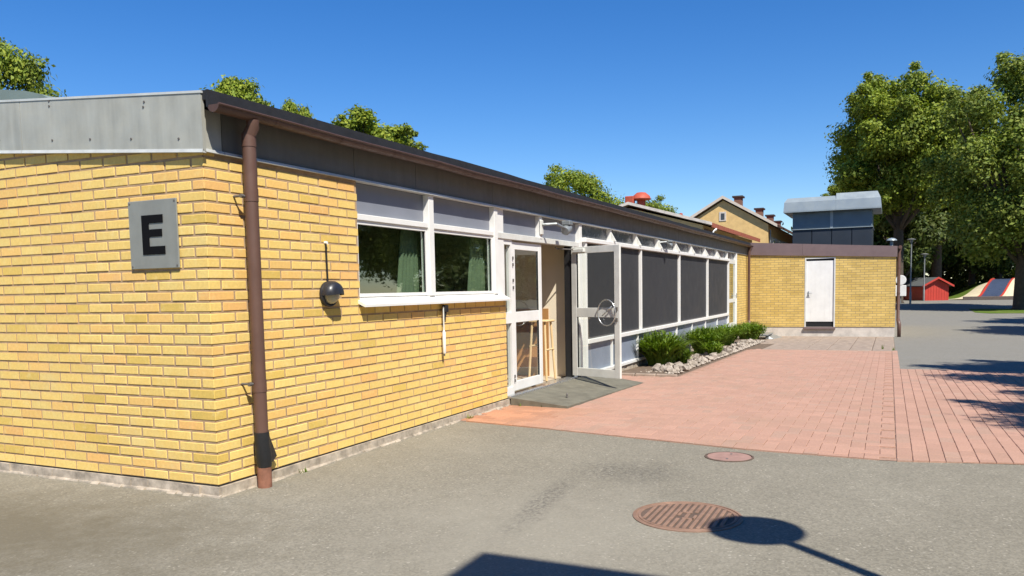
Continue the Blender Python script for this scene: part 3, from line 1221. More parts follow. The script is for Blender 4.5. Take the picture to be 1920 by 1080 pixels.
# open leaf, swung out towards the yard
HX, HY = 7.80, -.02
FX, FY = 7.49, -.885
ang = math.atan2(FY - HY, FX - HX)
LL = math.hypot(FX - HX, FY - HY) + .06
parts = door_leaf(LL, LH, LZ, .105)
parts = [place(q, (HX, HY, LZ), ang) for q in parts]
d2 = parts[0].build('door', 'white_aged', pav)
d2['label'] = 'open white door leaf with ring handle'
parts[1].build('pane', 'glass_clear', d2)
parts[2].build('pane', 'glass_clear', d2)
[q.build('gasket', 'rubber_black', d2) for q in parts[3:]]
# ring handle with a diagonal bar, on the face towards the camera
rg = MB()
RC = Vector((LL - .235, 0, 1.04))
side = -.055
for sgn in (-1,):
    pts = [RC + Vector((.175 * math.cos(t), sgn * .055, .205 * math.sin(t))) for t in [2 * math.pi * k / 28 for k in range(29)]]
    rg.tube(pts, .010, 8, caps=False)
    rg.tube([RC + Vector((-.09, sgn * .05, -.05)), RC + Vector((.10, sgn * .05, .10))], .009, 8)
for q in ((.17, .03), (.13, -.14), (.13, .14)):
    rg.tube([RC + Vector((q[0], -.055, q[1])), RC + Vector((q[0], -.02, q[1]))], .010, 8)
place(rg, (HX, HY, LZ), ang).build('ring_handle', 'steel', d2, smooth=True)
for z in (.93, 1.10):
    lk = MB()
    lk.bbox(LL - .075, LL - .035, -.040, .040, z - .03, z + .03, .006)
    place(lk, (HX, HY, LZ), ang).build('lock_cylinder', 'screw', d2)
cl = MB()
cl.bbox(.06, .30, -.075, -.023, LH - .09, LH - .03, .008)
place(cl, (HX, HY, LZ), ang).build('door_closer', 'white_aged', d2)
ca = MB()
ca.tube([(7.75, -.10, 2.21), (7.45, .10, 2.22), (7.25, .05, 2.235)], .010, 8)
ca.build('closer_arm', 'screw', d2)
B('jamb', 'rubber_black', pav, 7.815, 7.86, -.01, .125, .118, 2.268)
B('jamb', 'white_aged', pav, 7.862, 7.955, .0, .12, .09, 2.268, bev=.004)
sd2 = MB()
sd2.box(7.957, 8.0, YD, YD + .06, .10, 2.266)
sd2.box(8.175, 8.218, YD, YD + .06, .10, 2.266)
sd2.box(8.0, 8.175, YD, YD + .06, .10, .20)
sd2.box(8.0, 8.175, YD, YD + .06, 2.2, 2.266)
s2 = sd2.build('sidelight', 'white_paint', pav)
MB().box(8.0, 8.175, YD + .03, YD + .036, .20, 2.2).build('pane', 'glass_clear', s2)

# ---- long window wall with sun screens
posts = [8.42, 11.80, 15.22, 18.64, 21.93]
B('screen_cassette', 'white_paint', pav, 8.345, 22.0, -.070, .06, 2.355, 2.437, bev=.012)
for i, d in enumerate(posts):
    B('post', 'white_paint', pav, d - .032, d + .032, -.052, .09, .118 if i in (0, 4) else .70, 2.354, bev=.004)
for a, b in zip(posts, posts[1:]):
    w_ = MB()
    for (x0, x1, z0, z1) in ((a + .036, a + .076, .70, 2.354), (b - .076, b - .036, .70, 2.354), (a + .076, b - .076, 2.31, 2.354), (a + .076, b - .076, .70, .735)):
        w_.box(x0, x1, .03, .085, z0, z1)
    wo = w_.build('window', 'white_paint', pav)
    MB().box(a + .076, b - .076, .055, .061, .735, 2.31).build('pane', 'glass', wo)
    MB().box(a + .038, b - .038, .004, .008, .712, 2.353).build('sun_screen', 'screen_fabric', wo)
    MB().bbox(a + .038, b - .038, -.004, .016, .703, .722, .006).build('hem_bar', 'screw', wo)
B('rail', 'white_paint', pav, 8.455, 21.895, -.062, .09, .622, .698, bev=.006)
lows = [8.455, 9.88, 11.60, 13.32, 15.00, 16.70, 18.42, 20.15, 21.895]
for i, (a, b) in enumerate(zip(lows, lows[1:])):
    B('plinth_panel', 'plinth_panel', pav, a + (.022 if i else 0), b - (.022 if i < 7 else 0), .012, .05, .118, .621)
for d in lows[1:-1]:
    B('plinth_post', 'white_paint', pav, d - .020, d + .020, -.030, .05, .118, .620, bev=.004)
B('bottom_sill', 'white_paint', pav, 8.23, 23.5, -.060, .09, .056, .116, bev=.006)
B('backing', 'interior_dark', pav, 8.51, 25.9, .125, .16, .05, 2.7)

# end door and brick pier
ed = MB()
for (x0, x1, z0, z1) in ((21.975, 22.12, .118, 2.44), (23.32, 23.46, .118, 2.44), (22.12, 23.32, .118, .34), (22.12, 23.32, 2.30, 2.44), (22.12, 23.32, 1.02, 1.14)):
    ed.box(x0, x1, .0, .06, z0, z1)
edo = ed.build('door', 'white_aged', pav)
edo['label'] = 'white door at the far end of the window wall'
MB().box(22.12, 23.32, .025, .031, .34, 1.02).build('pane', 'glass_clear', edo)
MB().box(22.12, 23.32, .025, .031, 1.14, 2.30).build('pane', 'glass_clear', edo)
hd = MB()
hd.tube([(23.36, -.05, 1.15), (23.36, -.05, 1.32)], .012, 8)
hd.tube([(23.36, -.05, 1.235), (23.36, .0, 1.235)], .010, 8)
hd.build('handle', 'steel', edo)
B('mullion', 'white_paint', pav, 23.462, 23.56, -.03, .09, .116, 2.667, bev=.004)
B('wall', 'brick_run_x', pav, 23.562, 25.99, .0, .24, .058, 2.70)

dp2 = MB()
dp2.tube([(25.62, GY, 2.95), (25.66, -.10, 2.80), (25.66, -.10, .25), (25.66, -.16, .12)], .052, 12)
dq = dp2.build('downpipe', 'gutter_brown', pav, smooth=True, angle=50)
mb = MB()
mb.tube([(25.66, -.10, .30), (25.66, -.12, .18), (25.66, -.22, .08)], [.058, .062, .058], 12)
mb.build('pipe_shoe', 'gutter_brown', dq, smooth=True)

# curved sheet-metal ventilator on the roof
rv = MB()
prof = []
for k in range(13):
    t = math.pi * k / 12
    prof.append((6.3 + 1.95 * math.cos(t), 3.86 + .38 * math.sin(t)))
prof = [(8.25, 3.5)] + prof + [(4.35, 3.4)]
rv.prism(prof, 0, 2.0, 4.2)
tag(rv.build('roof_ventilator', 'green_copper', None, smooth=True, angle=40), 'curved grey-green sheet metal ventilator showing above the roof edge', 'roof vent')

# ================================================================== THINGS ON THE PAVILION
# letter plate
sg = thing('wall_sign', (-.02, .54, 1.80), 'grey metal plate with black letter E on the yellow brick wall', 'sign')
mb = MB()
mb.bbox(-.020, -.006, .280, .812, 1.800, 2.340, .004)
mb.build('plate', 'sign_metal', sg)
E_ = MB()
yl, yr, zt, zb = .662, .430, 2.222, 1.912
xa, xb = -.0255, -.0205
hh = zt - zb
E_.box(xa, xb, yl - .076, yl, zb, zt)
E_.box(xa, xb, yr, yl - .076, zt - .064, zt)
E_.box(xa, xb, yr + .014, yl - .076, zb + hh * .45, zb + hh * .45 + .058)
E_.box(xa, xb, yr - .012, yl - .076, zb, zb + .064)
E_.build('letter', 'letter_black', sg)
for (y, z) in ((.30, 2.32), (.792, 2.32), (.30, 1.82), (.792, 1.82)):
    MB().lathe([(0.0001, .003), (.008, .003), (.009, -.001)], 8, Matrix.Translation((-.020, y, z)) @ Matrix.Rotation(-math.pi / 2, 4, 'Y')).build('screw', 'screw', sg)

# round bulkhead lamp with hood and conduit
wl = thing('wall_lamp', (1.44, 0, 1.45), 'round black wall lamp with half hood and conduit above it', 'lamp')
LC = (1.432, -.004, 1.572)
MW = Matrix.Translation(LC) @ Matrix.Rotation(math.pi / 2, 4, 'X')
mb = MB()
mb.lathe([(.0001, .03), (.098, .03), (.112, .022), (.116, 0)], 28, MW)
mb.build('back_plate', 'lamp_black', wl, smooth=True, angle=40)
mb = MB()
mb.lathe([(.094, .028), (.090, .060), (.070, .092), (.040, .108), (.0001, .113)], 26, MW)
mb.build('lens', 'lens_frost', wl, smooth=True)
mb = MB()
hoodp = [(.116, .0), (.122, .05), (.118, .085), (.100, .118), (.066, .140), (.0001, .148)]
mb.lathe(hoodp, 24, MW, R(-6), R(186))
mb.lathe([(r_ * .94, h_ * .96) for r_, h_ in hoodp], 24, MW, R(-6), R(186))
mb.build('hood', 'lamp_black', wl, smooth=True)
mb = MB()
mb.lathe([(.116, 0), (.122, .034), (.104, .045), (.100, .030)], 24, MW)
mb.build('rim', 'lamp_black', wl, smooth=True)
mb = MB()
mb.tube([(1.432, -.014, 1.68), (1.425, -.014, 2.035)], .009, 8)
mb.build('conduit', 'black_wrap', wl)
mb = MB()
mb.tube([(1.425, -.001, 2.045), (1.425, -.030, 2.045)], .014, 10)
mb.build('conduit_cap', 'white_paint', wl)

# tube hanging below the window sill
hg = thing('hanging_tube', (3.50, -.05, .84), 'slim white tube hanging on a thin rod below the window sill', 'tube')
MB().tube([(3.50, -.05, 1.40), (3.50, -.05, 1.09)], .008, 8).build('rod', 'white_aged', hg)
MB().tube([(3.50, -.05, 1.125), (3.50, -.05, 1.10), (3.50, -.05, .865), (3.50, -.05, .85)], [.008, .020, .020, .012], 12).build('sleeve', 'white_paint', hg, smooth=True, angle=40)
MB().tube([(3.50, -.05, .85), (3.50, -.05, .825)], .009, 8).build('tip', 'screw', hg)
mb = MB()
mb.bbox(3.51, 3.585, -.075, -.02, 1.33, 1.42, .01)
mb.tube([(3.55, -.05, 1.36), (3.52, -.05, 1.25)], [.022, .012], 8)
mb.build('clip', 'rubber_black', hg)


def arm_spot(x, y, z, s, label):
    t = thing('wall_spotlight', (x, y, z), label, 'lamp', 'small lamps on arms above the doors')
    MB().bbox(x - .05 * s, x + .05 * s, y - .02, y + .01, z - .13 * s, z + .09 * s, .01).build('bracket', 'white_aged', t)
    MB().tube([(x, y - .02, z + .02), (x + .10 * s, y - .20 * s, z + .03), (x + .42 * s, y - .22 * s, z - .02)], .018 * s + .004, 8).build('arm', 'grey_steel', t)
    M_ = Matrix.Translation((x + .50 * s, y - .22 * s, z - .03)) @ Matrix.Rotation(R(70), 4, 'Y')
    MB().lathe([(.0001, .10), (.05, .10), (.07, .06), (.075, -.06), (.06, -.10), (.0001, -.10)], 14, M_.to_4x4() @ Matrix.Scale(s, 4)).build('head', 'grey_steel', t, smooth=True, angle=40)
    MB().bbox(x + .44 * s, x + .58 * s, y - .29 * s, y - .15 * s, z + .03, z + .10 * s, .012).build('head_cap', 'grey_steel', t)


arm_spot(6.56, -.005, 2.52, 1.0, 'grey lamp on a short arm above the open doorway')
arm_spot(13.36, -.005, 2.56, .75, 'small white lamp on an arm above the dark sun screens')

# wooden stool just inside
stl = thing('wooden_stool', (7.48, .42, .10), 'tall light wooden stool just inside the open door', 'stool')
SX, SY = 7.46, .40
MB().bbox(SX - .17, SX + .20, SY - .16, SY + .16, 1.045, 1.08, .012).build('seat', 'birch_wood', stl)
for (a, b) in ((-.12, -.11), (.13, -.11), (-.12, .11), (.13, .11)):
    MB().tube([(SX + a, SY + b, 1.05), (SX + a * 1.5, SY + b * 1.4, .10)], .020, 8).build('leg', 'birch_wood', stl)
MB().tube([(SX - .16, SY - .14, .60), (SX + .17, SY - .14, .60)], .014, 8).build('stretcher', 'birch_wood', stl)
MB().tube([(SX - .16, SY + .14, .66), (SX + .17, SY + .14, .66)], .014, 8).build('stretcher', 'birch_wood', stl)
tw = MB()
for k in range(26):
    a = rnd.uniform(0, 6.28)
    q = Vector((6.25 + rnd.uniform(-.06, .06), .75 + rnd.uniform(-.06, .06), .40))
    pts = [tuple(q)]
    for s_ in range(4):
        q = q + Vector((math.cos(a) * .05 + rnd.uniform(-.04, .04), math.sin(a) * .05 + rnd.uniform(-.04, .04), .17 * rnd.uniform(.7, 1.1)))
        pts.append(tuple(q))
    tw.tube(pts, [.006, .005, .004, .003, .002], 4)
vt = thing('dry_branches', (6.25, .75, .10), 'vase of dry branches behind the closed glass door leaf', 'plant')
tw.build('twigs', 'birch_wood', vt)
MB().lathe([(.0001, 0), (.09, 0), (.12, .12), (.08, .28), (.06, .33), (.05, .33)], 16, Matrix.Translation((6.25, .75, .10))).build('vase', 'floor_lino', vt, smooth=True)

# ramp mat at the door
rm = MB()
rm.add([(5.30, -.045, .098), (8.72, -.045, .085), (8.66, -.965, gz(8.6) + .022), (5.24, -.90, .024), (5.30, -.045, -.01), (8.72, -.045, gz(8.7) - .02), (8.66, -.965, gz(8.6) - .02), (5.24, -.90, -.01)],
       [(0, 3, 2, 1), (3, 7, 6, 2), (0, 4, 7, 3), (1, 2, 6, 5), (0, 1, 5, 4)])
rmo = thing('door_ramp', (7, -.5, 0), 'grey rubber entrance ramp lying in front of the open door', 'ramp')
rm.build('surface', 'mat_rubber', rmo)
mb = MB()
mb.tube([(5.95, -.62, .045), (5.952, -.62, .085)], [.018, .012], 10)
mb.tube([(5.95, -.62, .085), (5.95, -.62, .105)], [.02, .006], 10)
mb.build('door_stop', 'screw', rmo)

# grey grating by the far downpipe
gr = thing('foot_scraper', (24.4, -.85, gz(24.4)), 'grey metal grating box beside the far downpipe', 'grating')
zg = gz(24.4)
MB().bbox(23.7, 25.2, -1.02, -.52, zg + .12, zg + .17, .01).build('top_plate', 'grey_steel', gr)
for k in range(5):
    MB().box(23.75 + k * .30, 23.80 + k * .30, -1.0, -.95, zg, zg + .12).build('bar', 'grey_steel', gr)
MB().hexa([(23.5, -1.30, zg), (24.9, -1.42, zg), (24.9, -1.08, zg), (23.5, -1.08, zg), (23.6, -1.22, zg + .05), (24.8, -1.3, zg + .05), (24.8, -1.08, zg + .12), (23.6, -1.08, zg + .12)]).build('tray', 'grey_steel', gr)

# ================================================================== MANHOLE COVERS
mh = thing('manhole_cover', (.79, -3.50, 0), 'large rusty round manhole cover with parallel ribs in the asphalt', 'manhole cover')
MC = Matrix.Translation((.79, -3.50, .0))
MB().lathe([(.372, -.01), (.372, .006), (.352, .010), (.350, .004), (.336, .004), (.334, .0085), (.318, .0085), (.316, .003)], 56, MC).build('frame', 'cast_rust', mh, smooth=True, angle=30)
MB().lathe([(.0001, .0035), (.317, .0035)], 48, MC).build('plate', 'cast_groove', mh)
pit = 0.0435
for k in range(-7, 8):
    y = k * pit
    if abs(y) > .30:
        continue
    hw = math.sqrt(.308 ** 2 - y * y)
    segs = [(-hw, hw)]
    if k in (-1, 0, 1):
        segs = [(-hw, -.09), (.09, hw)]
        if k == 0:
            segs.append((-.05, .05))
    for a, b in segs:
        MB().bbox(.79 + a, .79 + b, -3.50 + y - .0125, -3.50 + y + .0125, .002, .0105, .003).build('rib', 'cast_rust', mh)
for (a, b, c, d) in ((-.085, -.065, -.065, .02), (.065, .085, -.02, .065), (-.085, .02, -.066, -.046), (-.02, .085, .046, .066)):
    MB().bbox(.79 + a, .79 + b, -3.50 + c, -3.50 + d, .002, .0105, .003).build('emblem_bar', 'cast_rust', mh)
mh2 = thing('manhole_cover', (2.85, -3.42, 0), 'small plain reddish manhole cover close to the paving edge', 'manhole cover')
MC = Matrix.Translation((2.85, -3.42, .0))
MB().lathe([(.222, -.01), (.222, .006), (.205, .008), (.204, .002)], 40, MC).build('frame', 'cast_groove', mh2)
MB().lathe([(.0001, .007), (.196, .007), (.200, .002)], 40, MC).build('plate', 'cover_pink', mh2)
for (a, b) in ((-.11, 0), (.11, 0)):
    MB().bbox(2.85 + a - .02, 2.85 + a + .02, -3.43, -3.41, .0062, .0085, .001).build('key_slot', 'screw', mh2)

# ================================================================== PLANTING BED
bed = MB()
bp = [(9.93, -.02), (9.97, -1.05), (10.3, -1.24), (14, -1.24), (18, -1.24), (21, -1.16), (23.4, -1.05), (23.4, -.02)]
xsb = [9.95 + i * .5 for i in range(28)]
for a, b in zip(xsb, xsb[1:]):
    def yy(x):
        return -1.22 if x < 20 else -1.22 + (x - 20) * .06
    hmid = .03
    for (s0, s1, h0, h1) in ((0, .35, .03, .05), (.35, .75, .05, .045), (.75, 1, .045, .0)):
        bed.add([(a, yy(a) * s0, gz(a) + h0 + .006), (a, yy(a) * s1, gz(a) + h1 + .006), (b, yy(b) * s1, gz(b) + h1 + .006), (b, yy(b) * s0, gz(b) + h0 + .006)], [(0, 1, 2, 3)])
structure(bed.build('planting_bed', 'soil'))

# concrete kerb stones at the near end of the bed
ks = thing('bed_edging', (10, -.6, gz(10)), 'low concrete edging at the near end of the planting bed', 'edging')
for k in range(3):
    MB().bbox(9.86, 9.96, -.05 - .40 * (k + 1) + .01, -.05 - .40 * k - .01, gz(9.9) - .03, gz(9.9) + .055, .01).build('kerb_stone', 'slab_grey', ks)


def rock_mesh(seed):
    r_ = np.random.default_rng(seed)
    import bmesh
    bm = bmesh.new()
    bmesh.ops.create_icosphere(bm, subdivisions=1, radius=1)
    ax = r_.normal(size=(7, 3))
    ax /= np.linalg.norm(ax, axis=1)[:, None]
    dd = r_.uniform(.45, .8, 7)
    for v in bm.verts:
        p_ = np.array(v.co)
        for a, d in zip(ax, dd):
            t_ = p_ @ a
            if t_ > d:
                p_ = p_ - a * (t_ - d)
        p_ *= 1 + r_.normal() * .03
        v.co = p_ * np.array([1.15, .9, .8])
    me = bpy.data.meshes.new('rock')
    bm.to_mesh(me)
    bm.free()
    me.materials.append(MATS['rock'])
    return me


RM = [rock_mesh(s) for s in range(6)]
for k in range(80):
    u = rnd.random()
    x = 10.25 + (u ** 1.25) * 11.5
    band = rnd.random()
    y = -1.10 + .42 * band * band + rnd.uniform(-.05, .05)
    s_ = rnd.uniform(.055, .11) * (1.25 if k % 6 == 0 else 1)
    if k < 12:
        x, y, s_ = 10.3 + rnd.random() * 1.1, -1.06 + .5 * rnd.random(), rnd.uniform(.07, .13)
    o = bpy.data.objects.new('rock', RM[k % 6])
    COL.objects.link(o)
    o.location = (x, y, gz(x) + .045 + s_ * .35)
    o.scale = (s_, s_, s_)
    o.rotation_euler = (rnd.uniform(-.4, .4), rnd.uniform(-.4, .4), rnd.uniform(0, 6.28))
    tag(o, 'pale grey rock edging the planting bed', 'rock', 'pale rocks edging the planting bed')
pb = MB()
oct_f = [(0, 2, 4), (2, 1, 4), (1, 3, 4), (3, 0, 4), (2, 0, 5), (1, 2, 5), (3, 1, 5), (0, 3, 5)]
for k in range(900):
    x = 10.1 + rnd.random() * 12
    y = -1.18 + .75 * rnd.random() ** 1.4
    s_ = rnd.uniform(.02, .045)
    z = gz(x) + .05
    a = rnd.uniform(.6, 1.3)
    pb.add([(x + s_ * a, y, z), (x - s_, y, z), (x, y + s_, z), (x, y - s_ * a, z), (x, y, z + s_ * .7), (x, y, z - s_)], oct_f)
o = pb.build('pebbles', 'rock')
tag(o, 'small pale pebbles spread over the planting bed', 'pebbles', kind='stuff')


def blade_clump(name, x, y, w, h, nb, seed, label):
    r_ = random.Random(seed)
    mb = MB()
    z0 = gz(x) + .05
    for k in range(nb):
        a = r_.uniform(0, 6.283)
        rr = w * .5 * math.sqrt(r_.random()) * .55
        bx, by = x + rr * math.cos(a), y + rr * math.sin(a)
        a2 = a + r_.uniform(-.7, .7)
        L = h * r_.uniform(.65, 1.12)
        lean = r_.uniform(.15, 1.0)
        wd = r_.uniform(.014, .032)
        pts = []
        for s_ in range(6):
            t = s_ / 5
            out = lean * L * (t ** 1.8)
            zz = L * (t - .38 * lean * t ** 3)
            pts.append(Vector((bx + out * math.cos(a2), by + out * math.sin(a2), z0 + zz)))
        sx, sy = -math.sin(a2), math.cos(a2)
        vs = []
        for s_, q in enumerate(pts):
            ww = wd * (1 - (s_ / 5) ** 2.2) + .001
            vs += [(q.x + sx * ww, q.y + sy * ww, q.z), (q.x - sx * ww, q.y - sy * ww, q.z)]
        mb.add(vs, [(2 * s_, 2 * s_ + 1, 2 * s_ + 3, 2 * s_ + 2) for s_ in range(5)])
    for k in range(int(nb * 1.1)):
        d = Vector((r_.gauss(0, 1), r_.gauss(0, 1), r_.gauss(0, 1))).normalized() * (r_.random() ** .4)
        q = Vector((x + d.x * w * .52, y + d.y * w * .52, z0 + h * .52 + d.z * h * .46))
        nv = (d + Vector((r_.gauss(0, .6), r_.gauss(0, .6), r_.gauss(0, .6) + .5))).normalized()
        a_ = nv.cross(Vector((r_.gauss(0, 1), r_.gauss(0, 1), 1.5))).normalized()
        b_ = nv.cross(a_)
        sz = r_.uniform(.022, .05)
        mb.add([q - b_ * sz * 1.5, q + a_ * sz * .5, q + b_ * sz * 1.5, q - a_ * sz * .5], [(0, 1, 2, 3)])
    t = thing('bed_plant', (x, y, gz(x)), label, 'plant', 'leafy clumps in the planting bed')
    mb.build('foliage', 'blade_green', t)
    st = MB()
    for k in range(7):
        a = r_.uniform(0, 6.28)
        st.tube([(x + .05 * math.cos(a), y + .05 * math.sin(a), z0 - .03), (x + .16 * math.cos(a), y + .16 * math.sin(a), z0 + h * .45)], .006, 5)
    st.build('stem', 'blade_green', t)


blade_clump('p', 11.95, -.42, .95, .74, 900, 1, 'large leafy green clump nearest the open door')
blade_clump('p', 12.55, -.70, .42, .34, 260, 5, 'low pale green clump beside the nearest large plant')
blade_clump('p', 15.75, -.55, .95, .70, 850, 2, 'large leafy green clump in the middle of the bed')
blade_clump('p', 15.05, -.86, .50, .36, 260, 6, 'low green clump in front of the middle plant')
blade_clump('p', 19.3, -.42, .80, .64, 600, 3, 'leafy green clump behind the middle plant of the bed')
blade_clump('p', 23.0, -.52, 1.1, .60, 800, 4, 'leafy green clump at the far end of the bed')
# small weeds in the joint at the wall foot
wdm = MB()
for (x, y, nn, hh_) in ((4.05, -.07, 16, .06), (4.02, -.09, 10, .05), (5.28, -.2, 12, .06), (5.27, -.5, 8, .05), (.93, -.06, 10, .05), (18.9, -4.6, 20, .15), (18.4, -4.85, 20, .12)):
    for k in range(nn):
        a = rnd.uniform(0, 6.28)
        q = Vector((x + rnd.uniform(-.05, .05), y + rnd.uniform(-.02, .02), gz(x)))
        tip = q + Vector((math.cos(a) * .04, math.sin(a) * .04, hh_ * rnd.uniform(.6, 1.2)))
        s_ = Vector((-math.sin(a), math.cos(a), 0)) * .006
        wdm.add([q + s_, q - s_, tip], [(0, 1, 2)])
tag(wdm.build('weeds', 'blade_green'), 'small tufts of weeds growing in the joints', 'weeds', kind='stuff')

# ================================================================== ANNEX
XF = 26.04
an = thing('brick_annex', (XF, -2.5, gz(XF)), 'square yellow brick annex with brown roof edge and white door', 'building')
YA, YB_ = .0, -4.93


def ann_top(y):
    return 3.134 + (y) * .0637


def ann_bot(y):
    return 2.68 + (y) * .046


DL, DR = -1.985, -3.005
B('wall', 'brick_run_y', an, XF, XF + .24, DL, .5, .05, 2.70)
w_ = MB()
w_.hexa([(XF, YB_, .05), (XF + .24, YB_, .05), (XF + .24, DR, .05), (XF, DR, .05), (XF, YB_, 2.50), (XF + .24, YB_, 2.50), (XF + .24, DR, 2.60), (XF, DR, 2.60)])
w_.build('wall', 'brick_run_y', an)
B('wall', 'brick_run_y', an, XF, XF + .24, DR, DL, 2.515, 2.62)
B('wall', 'brick_run_x', an, XF + .24, XF + 8, YB_, YB_ + .24, .05, 2.5)
mb = MB()
mb.box(XF + .02, XF + .24, YB_ + .01, .5, gz(XF) - .1, .048)
mb.box(XF + .24, XF + 8, YB_ + .01, YB_ + .2, gz(XF) - .1, .048)
mb.build('plinth', 'concrete_pale', an)
for (a, b) in ((.1, -1.9), (-1.905, -4.965)):
    mb = MB()
    mb.hexa([(XF - .05, b, ann_bot(b)), (XF + .0, b, ann_bot(b)), (XF + .0, a, ann_bot(a)), (XF - .05, a, ann_bot(a)), (XF - .05, b, ann_top(b)), (XF + .0, b, ann_top(b)), (XF + .0, a, ann_top(a)), (XF - .05, a, ann_top(a))])
    mb.build('fascia_panel', 'brown_fascia', an)
mb = MB()
mb.hexa([(XF - .04, -4.99, ann_top(-4.99) - .06), (XF + 8, -4.99, ann_top(-4.99) - .06), (XF + 8, .5, ann_top(.5) - .06), (XF - .04, .5, ann_top(.5) - .06), (XF - .04, -4.99, ann_top(-4.99) - .02), (XF + 8, -4.99, ann_top(-4.99) - .02), (XF + 8, .5, ann_top(.5) - .02), (XF - .04, .5, ann_top(.5) - .02)])
mb.build('roof', 'roof_felt', an)
# door
fr = MB()
fr.box(XF - .01, XF + .10, DL - .045, DL - .001, .02, 2.512)
fr.box(XF - .01, XF + .10, DR + .001, DR + .045, .02, 2.512)
fr.box(XF - .01, XF + .10, DR + .045, DL - .045, 2.47, 2.512)
dro = MB().box(XF + .03, XF + .08, DR + .047, DL - .047, .235, 2.40).build('door', 'white_paint', an)
fr.build('frame', 'white_aged', dro)
for k in range(6):
    y = DR + .047 + (DL - DR - .094) * (k + .5) / 6
    MB().box(XF + .0265, XF + .0295, y - .070, y + .070, .26, 2.38).build('board', 'white_paint', dro)
mb = MB()
mb.bbox(XF - .004, XF + .026, DL - .15, DL - .11, 1.13, 1.32, .005)
mb.tube([(XF - .01, DL - .13, 1.25), (XF - .05, DL - .13, 1.25), (XF - .05, DL - .25, 1.25)], .010, 8)
mb.build('handle', 'steel', dro)
B('kick_recess', 'rubber_black', an, XF + .05, XF + .10, DR + .046, DL - .046, .055, .234)
B('door_head', 'rubber_black', an, XF + .05, XF + .10, DR + .046, DL - .046, 2.401, 2.469)
B('step', 'brown_fascia', an, XF - .06, XF + .02, DR - .02, DL + .02, -.04, .045, bev=.006)
# right hand downpipe and gutter end
g2 = MB()
g2.tube([(XF - .02, -5.05, 2.78), (XF + 8, -5.05, 2.76)], .06, 10)
g2.build('gutter', 'gutter_brown', an, smooth=True, angle=50)
p2 = MB()
p2.tube([(XF + .12, -5.05, 2.74), (XF + .12, -5.02, 2.60), (XF + .12, -5.02, .30), (XF + .05, -5.06, .16)], .052, 12)
dd = p2.build('downpipe', 'gutter_brown', an, smooth=True, angle=50)
MB().tube([(XF + .12, -5.02, .32), (XF + .05, -5.06, .12), (XF + .05, -5.06, gz(XF))], [.06, .065, .06], 12).build('pipe_shoe', 'gutter_brown', dd, smooth=True)
for z in (2.1, 1.2):
    MB().tube([(XF + .12, -5.02, z - .03), (XF + .12, -5.02, z + .03)], .058, 12).build('pipe_collar', 'gutter_brown', dd)

# rooftop ventilation unit
vu = thing('ventilation_unit', (29.5, -2.7, 3.0), 'large grey rooftop ventilation unit with rounded hood on the annex', 'ventilation unit')
VX0, VX1 = 28.6, 31.0
y0, y1 = -4.12, -1.28
n4 = 4
for k in range(n4):
    a = y0 + (y1 - y0) * k / n4
    b = y0 + (y1 - y0) * (k + 1) / n4
    MB().bbox(VX0, VX0 + .05, a + .012, b - .012, 2.75, 3.67, .01).build('lower_panel', 'unit_dark', vu)
B('lower_body', 'unit_dark', vu, VX0 + .05, VX1, y0, y1, 2.75, 3.67)
B('ledge', 'unit_light', vu, VX0 - .05, VX1 + .02, y0 - .03, y1 + .03, 3.672, 3.70)
ymid = -2.70
for (a, b) in ((y0, ymid), (ymid, y1)):
    MB().bbox(VX0 + .0, VX1 - .05, a + .008, b - .008, 3.702, 4.36, .015).build('upper_panel', 'unit_mid', vu)
MB().box(VX0 - .015, VX0 + .01, ymid - .05, ymid + .05, 3.702, 4.35).build('joint_strip', 'unit_light', vu)
for (a, b, zt, ca, cb) in ((-4.42, -2.86, 5.03, .34, 0.0), (-2.857, -.98, 4.94, 0.0, .30)):
    hb = MB()
    rings = [(0.0, 0.0, 4.33), (0.0, 0.0, 4.38), (.05, .05, 4.72), (.24, .28, zt - .05), (.70, .80, zt)]
    vs = []
    for (ix, iy, z) in rings:
        ya = a + (iy * (ca / .34 if ca else 0)) * .5
        yb = b - (iy * (cb / .34 if cb else 0)) * .5
        vs += [(VX0 - .32 + ix, ya, z), (VX1 + .3 - ix, ya, z), (VX1 + .3 - ix, yb, z), (VX0 - .32 + ix, yb, z)]
    fs = [(3, 2, 1, 0), (16, 17, 18, 19)]
    for r_ in range(4):
        for k in range(4):
            k2 = (k + 1) % 4
            fs.append((r_ * 4 + k, r_ * 4 + k2, r_ * 4 + 4 + k2, r_ * 4 + 4 + k))
    hb.add(vs, fs)
    hb.build('hood', 'unit_light', vu)
mv = thing('mushroom_vent', (27.0, -4.78, 2.8), 'small grey mushroom vent on the corner of the annex roof', 'roof vent')
MB().tube([(27.0, -4.78, 2.75), (27.0, -4.78, 3.05)], .055, 12).build('pipe', 'grey_steel', mv, smooth=True, angle=50)
MB().lathe([(.18, 3.05), (.17, 3.08), (.10, 3.13), (.0001, 3.15)], 18, Matrix.Translation((27.0, -4.78, 0))).build('cap', 'unit_light', mv, smooth=True)

# ================================================================== HOUSES BEHIND
hs = thing('gabled_house', (42, 8.5, 0), 'yellow house with low pitched roof and red cowl showing behind the pavilion roof', 'house')
GX, PK, EZ, EYR, EYL = 40.02, 8.7, 5.0, 4.55, 12.85
PZ = 6.20
mb = MB()
mb.prism([(EYR, 0), (EYL, 0), (EYL, EZ - .1), (PK, PZ - .15), (EYR, EZ - .1)], 0, GX, 57.5)
mb.build('wall', 'house_yellow', hs)


